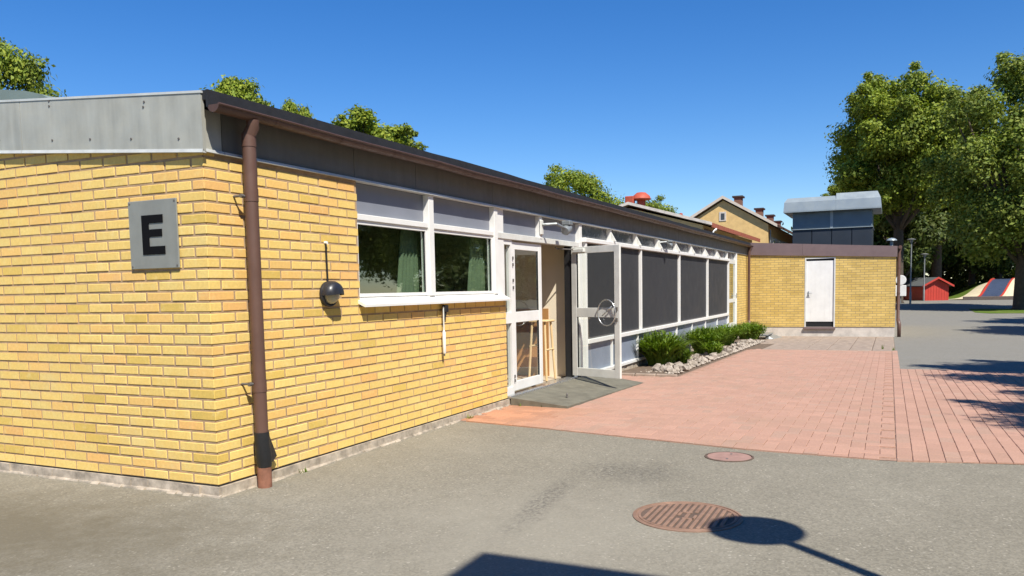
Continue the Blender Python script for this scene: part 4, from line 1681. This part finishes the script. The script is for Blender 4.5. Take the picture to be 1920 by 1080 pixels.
def roof_slopes(parent, x0, x1, ya, za, yp, zp, yb, zb, th, mat, name='roof'):
    mb = MB()
    mb.add([(x0, ya, za), (x1, ya, za), (x1, yp, zp), (x0, yp, zp), (x0, ya, za + th), (x1, ya, za + th), (x1, yp, zp + th), (x0, yp, zp + th)],
           [(0, 3, 2, 1), (4, 5, 6, 7), (0, 1, 5, 4), (1, 2, 6, 5), (3, 0, 4, 7)])
    mb.add([(x0, yp, zp), (x1, yp, zp), (x1, yb, zb), (x0, yb, zb), (x0, yp, zp + th), (x1, yp, zp + th), (x1, yb, zb + th), (x0, yb, zb + th)],
           [(0, 3, 2, 1), (4, 5, 6, 7), (2, 3, 7, 6), (1, 2, 6, 5), (3, 0, 4, 7)])
    return mb.build(name, mat, parent)


r1 = roof_slopes(hs, 39.85, 57.6, 4.05, 4.83, PK, PZ, 13.35, 4.83, .10, 'brown_soffit')
for (a, za, b, zb) in ((4.02, 4.86, PK, PZ + .04), (13.38, 4.86, PK, PZ + .04)):
    mb = MB()
    mb.add([(39.80, a, za), (39.86, a, za), (39.86, b, zb), (39.80, b, zb), (39.80, a, za + .16), (39.86, a, za + .16), (39.86, b, zb + .16), (39.80, b, zb + .16)],
           [(0, 3, 2, 1), (4, 5, 6, 7), (0, 1, 5, 4), (1, 2, 6, 5), (2, 3, 7, 6), (3, 0, 4, 7)])
    mb.build('barge_board', 'concrete_pale', r1)
MB().box(39.87, 57.6, 3.98, 4.045, 4.74, 4.98).build('eave_board', 'red_tile', r1)
for k in range(7):
    x = 42.4 + k * 2.15
    wd_ = MB()
    for (a, b, c, d) in ((x, x + .12, 3.4, 4.62), (x + 1.5, x + 1.62, 3.4, 4.62), (x + .12, x + 1.5, 4.52, 4.62), (x + .75, x + .83, 3.4, 4.52)):
        wd_.box(a, b, 4.47, 4.548, c, d)
    wo = wd_.build('window', 'white_paint', hs)
    MB().box(x + .12, x + 1.5, 4.52, 4.546, 3.4, 4.52).build('pane', 'window_dark', wo)
MB().box(40.35, 42.2, 4.50, 4.548, 2.5, 4.72).build('wall_panel', 'dark_brick', hs)
MB().tube([(40.9, 4.02, 4.62), (40.7, 3.96, 4.70), (40.5, 4.05, 4.60), (40.45, 4.2, 4.3), (40.45, 4.3, 3.2)], .05, 8).build('downpipe', 'white_paint', hs, smooth=True)
cw = MB()
cw.lathe([(.34, 6.0), (.34, 6.18), (.24, 6.22), (.24, 6.62), (.52, 6.64), (.56, 6.70), (.50, 6.86), (.26, 7.06), (.0001, 7.10)], 18, Matrix.Translation((41.6, 8.45, 0)))
cwo = thing('roof_cowl', (41.6, 8.35, 6.1), 'red metal chimney cowl on the yellow house roof', 'chimney cowl')
cw.build('cowl', 'red_cowl', cwo, smooth=True, angle=40)
MB().bbox(41.0, 41.4, 8.75, 9.25, 6.1, 6.85, .03).build('side_duct', 'red_cowl', cwo)
MB().lathe([(.06, 5.4), (.06, 5.75), (.11, 5.75), (.10, 5.86), (.0001, 5.9)], 10, Matrix.Translation((43.0, 6.45, 0))).build('vent_pipe', 'red_cowl', hs)

gh = thing('gable_end_house', (76, 8.5, 0), 'large yellow house with cream gable edge and chimneys on its red roof', 'house')
mb = MB()
mb.prism([(4.75, 0), (12.35, 0), (12.35, 6.75), (8.55, 9.0), (4.75, 6.75)], 0, 67.75, 97)
mb.build('wall', 'house_yellow', gh)
r2 = roof_slopes(gh, 67.55, 97.5, 4.05, 6.52, 8.55, 9.18, 13.05, 6.52, .12, 'red_tile')
mb = MB()
mb.add([(67.5, 4.05, 6.42), (67.74, 4.05, 6.42), (67.74, 8.55, 9.10), (67.5, 8.55, 9.10), (67.5, 13.05, 6.42), (67.74, 13.05, 6.42)], [(0, 1, 2, 3), (3, 2, 5, 4)])
mb.build('soffit', 'brown_soffit', r2)
for (a, b) in ((3.98, 8.55), (13.12, 8.55)):
    mb = MB()
    za, zb = 6.46, 9.14
    mb.add([(67.42, a, za), (67.54, a, za), (67.54, b, zb), (67.42, b, zb), (67.42, a, za + .26), (67.54, a, za + .26), (67.54, b, zb + .26), (67.42, b, zb + .26)],
           [(0, 3, 2, 1), (4, 5, 6, 7), (0, 1, 5, 4), (1, 2, 6, 5), (2, 3, 7, 6), (3, 0, 4, 7)])
    mb.build('barge_board', 'cream_trim', r2)
MB().box(67.56, 97.5, 3.90, 4.04, 6.48, 6.66).build('gutter', 'gutter_brown', r2)
wv = MB().box(67.70, 67.749, 8.28, 8.88, 7.22, 8.02).build('window', 'concrete_pale', gh)
MB().box(67.67, 67.699, 8.42, 8.72, 7.36, 7.88).build('pane', 'window_dark', wv)
MB().box(68.4, 97, 4.66, 4.74, 3.0, 5.75).build('render_band', 'concrete_pale', gh)
for k in range(6):
    w3 = MB().box(70 + k * 4.2, 71.4 + k * 4.2, 4.60, 4.66, 4.4, 5.6).build('window', 'white_paint', gh)
    MB().box(70.15 + k * 4.2, 71.25 + k * 4.2, 4.57, 4.60, 4.5, 5.5).build('pane', 'window_dark', w3)
MB().tube([(68.1, 4.62, 6.3), (68.1, 4.62, 0)], .07, 8).build('downpipe', 'grey_steel', gh)
for (x, y, w2, h2) in ((70.2, 7.65, .62, 9.50), (77.5, 6.85, .62, 8.98), (84.5, 6.75, .62, 8.86), (92, 6.9, .62, 8.75)):
    c_ = MB().box(x - .5, x + .5, y - w2 / 2, y + w2 / 2, 7.4, h2 - .12).build('chimney', 'dark_brick', r2)
    MB().bbox(x - .62, x + .62, y - w2 / 2 - .15, y + w2 / 2 + .15, h2 - .12, h2 + .04, .02).build('chimney_cap', 'chimney_cap', c_)

# ================================================================== PLAYGROUND AND YARD FAR RIGHT
AX = math.atan2(-3.3, 75.0)


def far_pt(x, y):
    return Vector((x, y, gz(x)))


hut = thing('red_hut', (70.5, -7.6, gz(70)), 'small red wooden hut with grey roof in front of dark trees', 'hut')
hl, hw = 5.2, 1.9
ra = R(157)      # direction of the ridge, from the sunlit gable back
Mh = Matrix.Translation((70.2, -8.25, gz(70))) @ Matrix.Rotation(R(-70), 4, 'Z')


def hput(mb):
    mb.v = [tuple(Mh @ Vector(q)) for q in mb.v]
    return mb


# local: gable faces -x... ridge along +y
mb = MB()
mb.prism([(-hw / 2, 0), (hw / 2, 0), (hw / 2, 1.25), (0, 1.78), (-hw / 2, 1.25)], 1, 0, 6.8)
hput(mb).build('wall', 'red_paint', hut)
for k in range(9):
    x = -hw / 2 + .1 + k * .2125
    hput(MB().box(x - .02, x + .02, -.02, 0, 0, 1.25 + .5 * (1 - abs(x) / (hw / 2)))).build('cover_strip', 'red_paint', hut)
for sgn in (-1, 1):
    mb = MB()
    a = (0.0, 1.84)
    b = (sgn * (hw / 2 + .28), 1.84 - .53 * (1 + .28 / (hw / 2)))
    mb.add([(a[0], -.3, a[1]), (a[0], 7.1, a[1]), (b[0], 7.1, b[1]), (b[0], -.3, b[1]), (a[0], -.3, a[1] + .07), (a[0], 7.1, a[1] + .07), (b[0], 7.1, b[1] + .07), (b[0], -.3, b[1] + .07)],
           [(0, 1, 2, 3), (4, 7, 6, 5), (0, 3, 7, 4), (1, 5, 6, 2), (2, 6, 7, 3)])
    ro = hput(mb).build('roof', 'grey_felt', hut)
    mb = MB()
    mb.add([(a[0], -.36, a[1] - .06), (b[0], -.36, b[1] - .06), (b[0], -.31, b[1] - .06), (a[0], -.31, a[1] - .06), (a[0], -.36, a[1] + .09), (b[0], -.36, b[1] + .09), (b[0], -.31, b[1] + .09), (a[0], -.31, a[1] + .09)],
           [(0, 3, 2, 1), (4, 5, 6, 7), (0, 1, 5, 4), (1, 2, 6, 5), (2, 3, 7, 6), (3, 0, 4, 7)])
    hput(mb).build('barge_board', 'red_paint', ro)

# mound, sand run and slide
md = MB()
nx_, ny_ = 16, 30
vs, fs = [], []
for i in range(nx_ + 1):
    for j in range(ny_ + 1):
        x = 71 + i * 1.4
        y = -24 + j * .5
        t1 = min(1, max(0, (x - 71.5) / 6.5))
        t2 = min(1, max(0, (-9.0 - y) / 4.6)) * min(1, max(0, (y + 24) / 3))
        sm_ = lambda t: t * t * (3 - 2 * t)
        vs.append((x, y, gz(70) - .03 + 1.5 * sm_(t1) * sm_(t2) * (1 if x < 90 else max(0, 1 - (x - 90) / 4))))
fs = [(i * (ny_ + 1) + j, (i + 1) * (ny_ + 1) + j, (i + 1) * (ny_ + 1) + j + 1, i * (ny_ + 1) + j + 1) for i in range(nx_) for j in range(ny_)]
md.add(vs, fs)
structure(md.build('mound', 'lawn', None, smooth=True))


def mz(x, y):
    sm_ = lambda t: t * t * (3 - 2 * t)
    return gz(70) - .03 + 1.5 * sm_(min(1, max(0, (x - 71.5) / 6.5))) * sm_(min(1, max(0, (-9.0 - y) / 4.6)))


sr = MB()
for i in range(14):
    for j in range(12):
        xa, xb = 71.2 + i * .5, 71.7 + i * .5
        # triangular sandy run, wide at the foot
        w0 = lambda x: (-9.0 - (x - 71.2) * .42, -16.8)
        ya0, ya1 = w0(xa)
        yb0, yb1 = w0(xb)
        P = []
        for (x, y) in ((xa, ya0 + (ya1 - ya0) * j / 12), (xb, yb0 + (yb1 - yb0) * j / 12), (xb, yb0 + (yb1 - yb0) * (j + 1) / 12), (xa, ya0 + (ya1 - ya0) * (j + 1) / 12)):
            P.append((x, y, mz(x, y) + .10))
        sr.add(P, [(0, 3, 2, 1)])
structure(sr.build('sand_run', 'sand', None, smooth=True))
sd_ = thing('slide', (74, -13.2, .1), 'wide blue slide with red side boards on the sandy mound', 'slide')


def slide_strip(mb, off0, off1, h0, h1):
    xs2 = [71.6 + i * .55 for i in range(13)]
    vs, fs = [], []
    for x in xs2:
        yc = -11.05 - (x - 71.6) * .27
        for (o_, h_) in ((off0, h0), (off1, h0), (off1, h1), (off0, h1)):
            vs.append((x, yc - o_, mz(x, -13.4) + .13 + h_))
    for i in range(len(xs2) - 1):
        for k in range(4):
            fs.append((i * 4 + k, i * 4 + (k + 1) % 4, i * 4 + 4 + (k + 1) % 4, i * 4 + 4 + k))
    fs += [(0, 1, 2, 3), tuple(range(len(vs) - 4, len(vs)))[::-1]]
    mb.add(vs, fs)
    return mb


slide_strip(MB(), .35, 1.75, .02, .08).build('bed', 'slide_blue', sd_)
slide_strip(MB(), .20, .34, .0, .16).build('side_board', 'red_paint', sd_)
slide_strip(MB(), 1.76, 1.90, .0, .16).build('side_board', 'red_paint', sd_)
slide_strip(MB(), 1.905, 2.05, .0, .13).build('side_edge', 'sand', sd_)
le = MB()
le.bbox(70.6, 70.95, -17.0, -10.2, gz(70), gz(70) + .28, .02)
tag(le.build('timber_edge', 'timber_grey'), 'low dark timber edge in front of the sandy mound', 'edging')
lw = MB()
lw.add([(x, y, gz(x) + .012) for x, y in ((46.5, -9.6), (47.5, -30), (53.2, -30), (54.5, -11), (53.2, -8.8))], [(0, 1, 2, 3, 4)])
lw = MB()
for k in range(5):
    xa, xb = 48.4 + k * 1.1, 49.5 + k * 1.1
    ya, yb = -8.0 - 0 * k, -8.0
    lw.add([(xa, -9.3 - (k == 0) * .6, gz(xa) + .01), (xa, -30, gz(xa) + .01), (xb, -30, gz(xb) + .01), (xb, -9.3, gz(xb) + .01)], [(0, 1, 2, 3)])
structure(lw.build('lawn_strip', 'lawn'))


def lamp_post(x, y, h, label, group):
    t = thing('lamp_post', (x, y, gz(x)), label, 'lamp post', group)
    z = gz(x)
    MB().tube([(x, y, z), (x, y, z + .9), (x, y, z + .95), (x, y, z + h)], [.075, .075, .05, .045], 10).build('pole', 'pole_grey', t, smooth=True, angle=40)
    MB().lathe([(.10, z + h - .18), (.12, z + h - .02), (.30, z + h), (.31, z + h + .03), (.12, z + h + .09), (.0001, z + h + .10)], 28, Matrix.Translation((x, y, 0))).build('lamp_head', 'pole_grey', t, smooth=True, angle=40)
    return t


lamp_post(62.0, -6.15, 4.75, 'lamp post with flat head just right of the annex corner', 'lamp posts in the far yard')
lamp_post(69.0, -7.28, 3.75, 'lamp post standing in front of the red hut', 'lamp posts in the far yard')
lamp_post(82.0, -9.05, 4.2, 'lamp post rising behind the red hut roof', 'lamp posts in the far yard')
ws = thing('white_sign', (64, -5.3, gz(64)), 'white rounded marker just right of the annex corner', 'sign')
MB().tube([(64, -5.52, gz(64)), (64, -5.52, gz(64) + 1.9)], .04, 8).build('post', 'pole_grey', ws)
MB().lathe([(.0001, .0), (.36, .0), (.38, .03), (.36, .06), (.0001, .06)], 20, Matrix.Translation((63.9, -5.52, gz(64) + 1.78)) @ Matrix.Rotation(-math.pi / 2, 4, 'Y')).build('disc', 'white_paint', ws)
MB().bbox(63.86, 63.92, -5.90, -5.14, gz(64) + .55, gz(64) + 1.38, .08).build('board', 'white_paint', ws)


# ================================================================== TREES
def fast_mesh(name, V, F, mat):
    me = bpy.data.meshes.new(name)
    me.vertices.add(len(V))
    me.vertices.foreach_set('co', V.astype(np.float32).ravel())
    k = F.shape[1]
    me.loops.add(F.size)
    me.loops.foreach_set('vertex_index', F.astype(np.int32).ravel())
    me.polygons.add(len(F))
    me.polygons.foreach_set('loop_start', (np.arange(len(F)) * k).astype(np.int32))
    me.polygons.foreach_set('loop_total', np.full(len(F), k, np.int32))
    me.materials.append(MATS[mat])
    me.update(calc_edges=True)
    return me


def leaf_cloud(r_, centers, radii, n, size, squash=.8, droop=0.0):
    """leaf-sized kite faces spread over clump volumes, denser towards their skins"""
    w = radii ** 2
    which = r_.choice(len(centers), n, p=w / w.sum())
    d = r_.normal(size=(n, 3))
    d /= np.linalg.norm(d, axis=1)[:, None]
    rad = radii[which] * (0.35 + 0.72 * r_.random(n) ** .55) * (1 + .22 * r_.normal(size=n))
    P = centers[which] + d * rad[:, None] * np.array([1, 1, squash])
    if droop:
        P[:, 2] -= droop * r_.random(n) ** 2 * radii[which]
    nrm = d * .9 + r_.normal(size=(n, 3)) * .55 + np.array([0, 0, .45])
    nrm /= np.linalg.norm(nrm, axis=1)[:, None]
    a = np.cross(nrm, r_.normal(size=(n, 3)))
    a /= np.linalg.norm(a, axis=1)[:, None]
    b = np.cross(nrm, a)
    s = size * (.45 + 1.05 * r_.random(n) ** 1.6)[:, None]
    V = np.stack([P - a * s, P - b * s * .55 + nrm * s * .12, P + a * s, P + b * s * .55 + nrm * s * .12], 1).reshape(-1, 3)
    F = np.arange(4 * n).reshape(n, 4)
    return V, F


def tree_meshes(seed, H, trunk_h, rx, crown_lo, n_cl, n_leaf, leaf, mat, cl_r=(.20, .32), top_w=.6, droop=0.0, trunk_r=.3, lean=(0, 0), holes=0.0):
    r_ = np.random.default_rng(seed)
    cs, rs = [], []
    zc = (H + crown_lo) / 2
    hz = (H - crown_lo) / 2
    tries = 0
    while len(cs) < n_cl and tries < 8000:
        tries += 1
        u = r_.uniform(-1, 1, 3)
        q = np.linalg.norm(u)
        if q > 1 or q < .25:
            continue
        if r_.random() > q ** 1.2:
            continue
        z = zc + u[2] * hz * .86
        wid = rx * (1 - (1 - top_w) * max(0, u[2]) ** 1.5)
        c = np.array([u[0] * wid * .86 + lean[0] * (z / H), u[1] * wid * .86 + lean[1] * (z / H), z])
        rr = rx * r_.uniform(*cl_r) * (1 - .25 * max(0, u[2]))
        cs.append(c)
        rs.append(rr)
    cs, rs = np.array(cs), np.array(rs)
    V, F = leaf_cloud(r_, cs, rs, n_leaf, leaf, .72, droop)
    # stray twigs reaching out of the outline
    m_ = max(6, n_cl // 3)
    idx = r_.choice(len(cs), m_)
    out = cs[idx] - np.array([0, 0, zc])
    out /= np.linalg.norm(out, axis=1)[:, None] + 1e-6
    c2 = cs[idx] + out * rs[idx][:, None] * 1.15
    V2, F2 = leaf_cloud(r_, c2, rs[idx] * .45, n_leaf // 9, leaf * .9, .8, droop)
    F2 = F2 + len(V)
    crown = fast_mesh('crown', np.concatenate([V, V2]), np.concatenate([F, F2]), mat)
    tb = MB()
    tb.tube([(0, 0, -.2), (0, 0, .15), (lean[0] * .1, lean[1] * .1, trunk_h * .5), (lean[0] * .3, lean[1] * .3, trunk_h), (lean[0] * .8, lean[1] * .8, H * .8)], [trunk_r * 1.7, trunk_r * 1.15, trunk_r, trunk_r * .85, trunk_r * .15], 10)
    for k in range(min(16, n_cl)):
        c = cs[k]
        z0 = trunk_h * .75 + (c[2] - trunk_h * .75) * .25 * r_.random()
        z0 = max(trunk_h * .5, min(z0, c[2] - .3))
        p0 = np.array([lean[0] * z0 / H, lean[1] * z0 / H, z0])
        mid = p0 * .45 + c * .55 + np.array([0, 0, -.06 * np.linalg.norm(c - p0)])
        tb.tube([tuple(p0), tuple(mid), tuple(c)], [trunk_r * .42, trunk_r * .26, trunk_r * .06], 6)
    trunk = tb.mesh('trunk', 'bark', smooth=True)
    return trunk, crown


def put_tree(meshes, x, y, label, rot=0.0, s=(1, 1, 1), group=None, name='tree', z=None):
    t = thing(name, (x, y, gz(x) if z is None else z), label, 'tree', group)
    for me, nm in zip(meshes, ('trunk', 'crown')):
        o = bpy.data.objects.new(nm, me)
        COL.objects.link(o)
        o.parent = t
    t.rotation_euler.z = rot
    t.scale = s
    return t


GB = 'trees at the edge of the yard'
TA = tree_meshes(11, 18.4, 7.0, 5.4, 6.4, 100, 120000, .125, 'leaf_mid', (.15, .27), .82, trunk_r=.38)
put_tree(TA, 64.5, -5.3, 'tall broad tree rising behind the ventilation unit', .4, group=GB)
TB = tree_meshes(23, 16.0, 3.0, 5.6, 3.2, 95, 120000, .115, 'leaf_olive', (.13, .25), .86, droop=1.0, trunk_r=.42)
put_tree(TB, 53.0, -12.05, 'large tree with drooping foliage and thick dark trunk at the right edge', 1.2, group=GB)
put_tree(TA, 78.5, -8.6, 'tall tree filling the space between the two largest crowns', 2.2, (1.1, 1.1, .86), GB)
put_tree(TA, 82.5, -16.5, 'tall tree standing behind the slide mound', 3.6, (1.15, 1.15, .86), GB)
put_tree(TA, 75.0, -1.9, 'tall tree half hidden by the broad tree behind the ventilation unit', 5.1, (.55, .55, .66), GB)
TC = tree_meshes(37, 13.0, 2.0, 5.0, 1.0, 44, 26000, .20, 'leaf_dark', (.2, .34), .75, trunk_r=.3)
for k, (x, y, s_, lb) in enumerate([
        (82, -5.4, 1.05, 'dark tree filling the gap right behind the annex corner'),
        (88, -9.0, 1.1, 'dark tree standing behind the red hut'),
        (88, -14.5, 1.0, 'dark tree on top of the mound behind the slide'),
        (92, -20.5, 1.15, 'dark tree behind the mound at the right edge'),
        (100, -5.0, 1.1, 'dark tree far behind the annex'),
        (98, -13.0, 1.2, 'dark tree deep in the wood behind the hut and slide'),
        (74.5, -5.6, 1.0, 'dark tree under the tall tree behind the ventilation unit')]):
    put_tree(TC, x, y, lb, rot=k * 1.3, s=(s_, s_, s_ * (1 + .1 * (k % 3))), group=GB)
# far wood behind them, read as one mass
wr = np.random.default_rng(5)
wc = np.stack([wr.uniform(100, 114, 110), wr.uniform(-60, 6, 110), wr.uniform(.5, 9, 110)], 1)
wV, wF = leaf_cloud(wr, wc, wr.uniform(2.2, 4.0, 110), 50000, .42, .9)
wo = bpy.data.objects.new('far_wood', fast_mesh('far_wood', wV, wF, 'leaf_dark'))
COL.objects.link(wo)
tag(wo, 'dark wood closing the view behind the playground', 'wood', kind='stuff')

TE = tree_meshes(64, 12.0, 7.0, 2.1, 7.6, 34, 22000, .095, 'leaf_mid', (.22, .34), .8, trunk_r=.16)
TD = tree_meshes(51, 12.0, 4.0, 4.2, 4.0, 48, 45000, .105, 'leaf_mid', (.19, .3), .7, trunk_r=.26)
GP = 'trees behind the pavilion'
put_tree(TD, 18.4, 29.2, 'tree showing above the roof at the left edge', .3, (.8, .8, 1.10), GP)
put_tree(TE, 22.4, 20.9, 'small tree top above the roof corner', 2.0, (.85, .85, .94), GP)
put_tree(TE, 27.3, 21.7, 'pale narrow tree top left of the bushier tree above the roof', 3.7, (.55, .55, .95), GP)
put_tree(TE, 29.3, 19.3, 'bushy tree above the dark roof edge', 5.0, (1.2, 1.2, .92), GP)
put_tree(TD, 52.4, 16.8, 'round tree top above the roof left of the red cowl', 1.0, (1.0, 1.0, .93), GP)
put_tree(TD, 56, 12.0, 'tree top directly behind the red cowl', 4.1, (.72, .72, .74), GP)
# trees standing off to the right of the view: their shadows fall on the paving
GR_ = 'trees to the right of the yard'
put_tree(TB, 2.5, -13.1, 'tree whose shadow falls on the salmon paving', 0.6, (.66, .66, .62), GR_)
put_tree(TB, 8.4, -13.4, 'tree whose shadow falls on the asphalt behind the paving', 2.6, (.72, .72, .66), GR_)
put_tree(TA, 25.5, -17.5, 'tree reflected in the dark windows', 1.4, (.8, .8, .75), GR_)
put_tree(TB, 33.0, -19.0, 'large tree reflected in the dark windows beside another', 4.4, (.9, .9, .9), GR_)

# ================================================================== BEHIND THE VIEWER (only shadows and reflections show)
HB = 6.2
kx = HB / math.tan(SUN_EL)
cx_, cy_ = -.41 - SH.x * kx, -2.53 - SH.y * kx
bb = thing('neighbour_building', (cx_ - 8, cy_ - 5, 0), 'flat roofed yellow building whose roof corner shades the asphalt', 'building')
MB().box(cx_ - 16.3, cx_ - .3, cy_ - 10.3, cy_ - .3, 0, HB - .30).build('wall', 'brick_run_x', bb)
MB().box(cx_ - 16.6, cx_, cy_ - 10.6, cy_, HB - .299, HB).build('roof', 'brown_fascia', bb)
LHH = 4.3
kl = (LHH) / math.tan(SUN_EL)
lamp_post(.63 - SH.x * kl, -3.99 - SH.y * kl, LHH, 'lamp post with round flat head that shades the large manhole cover', 'lamp posts near the pavilion')
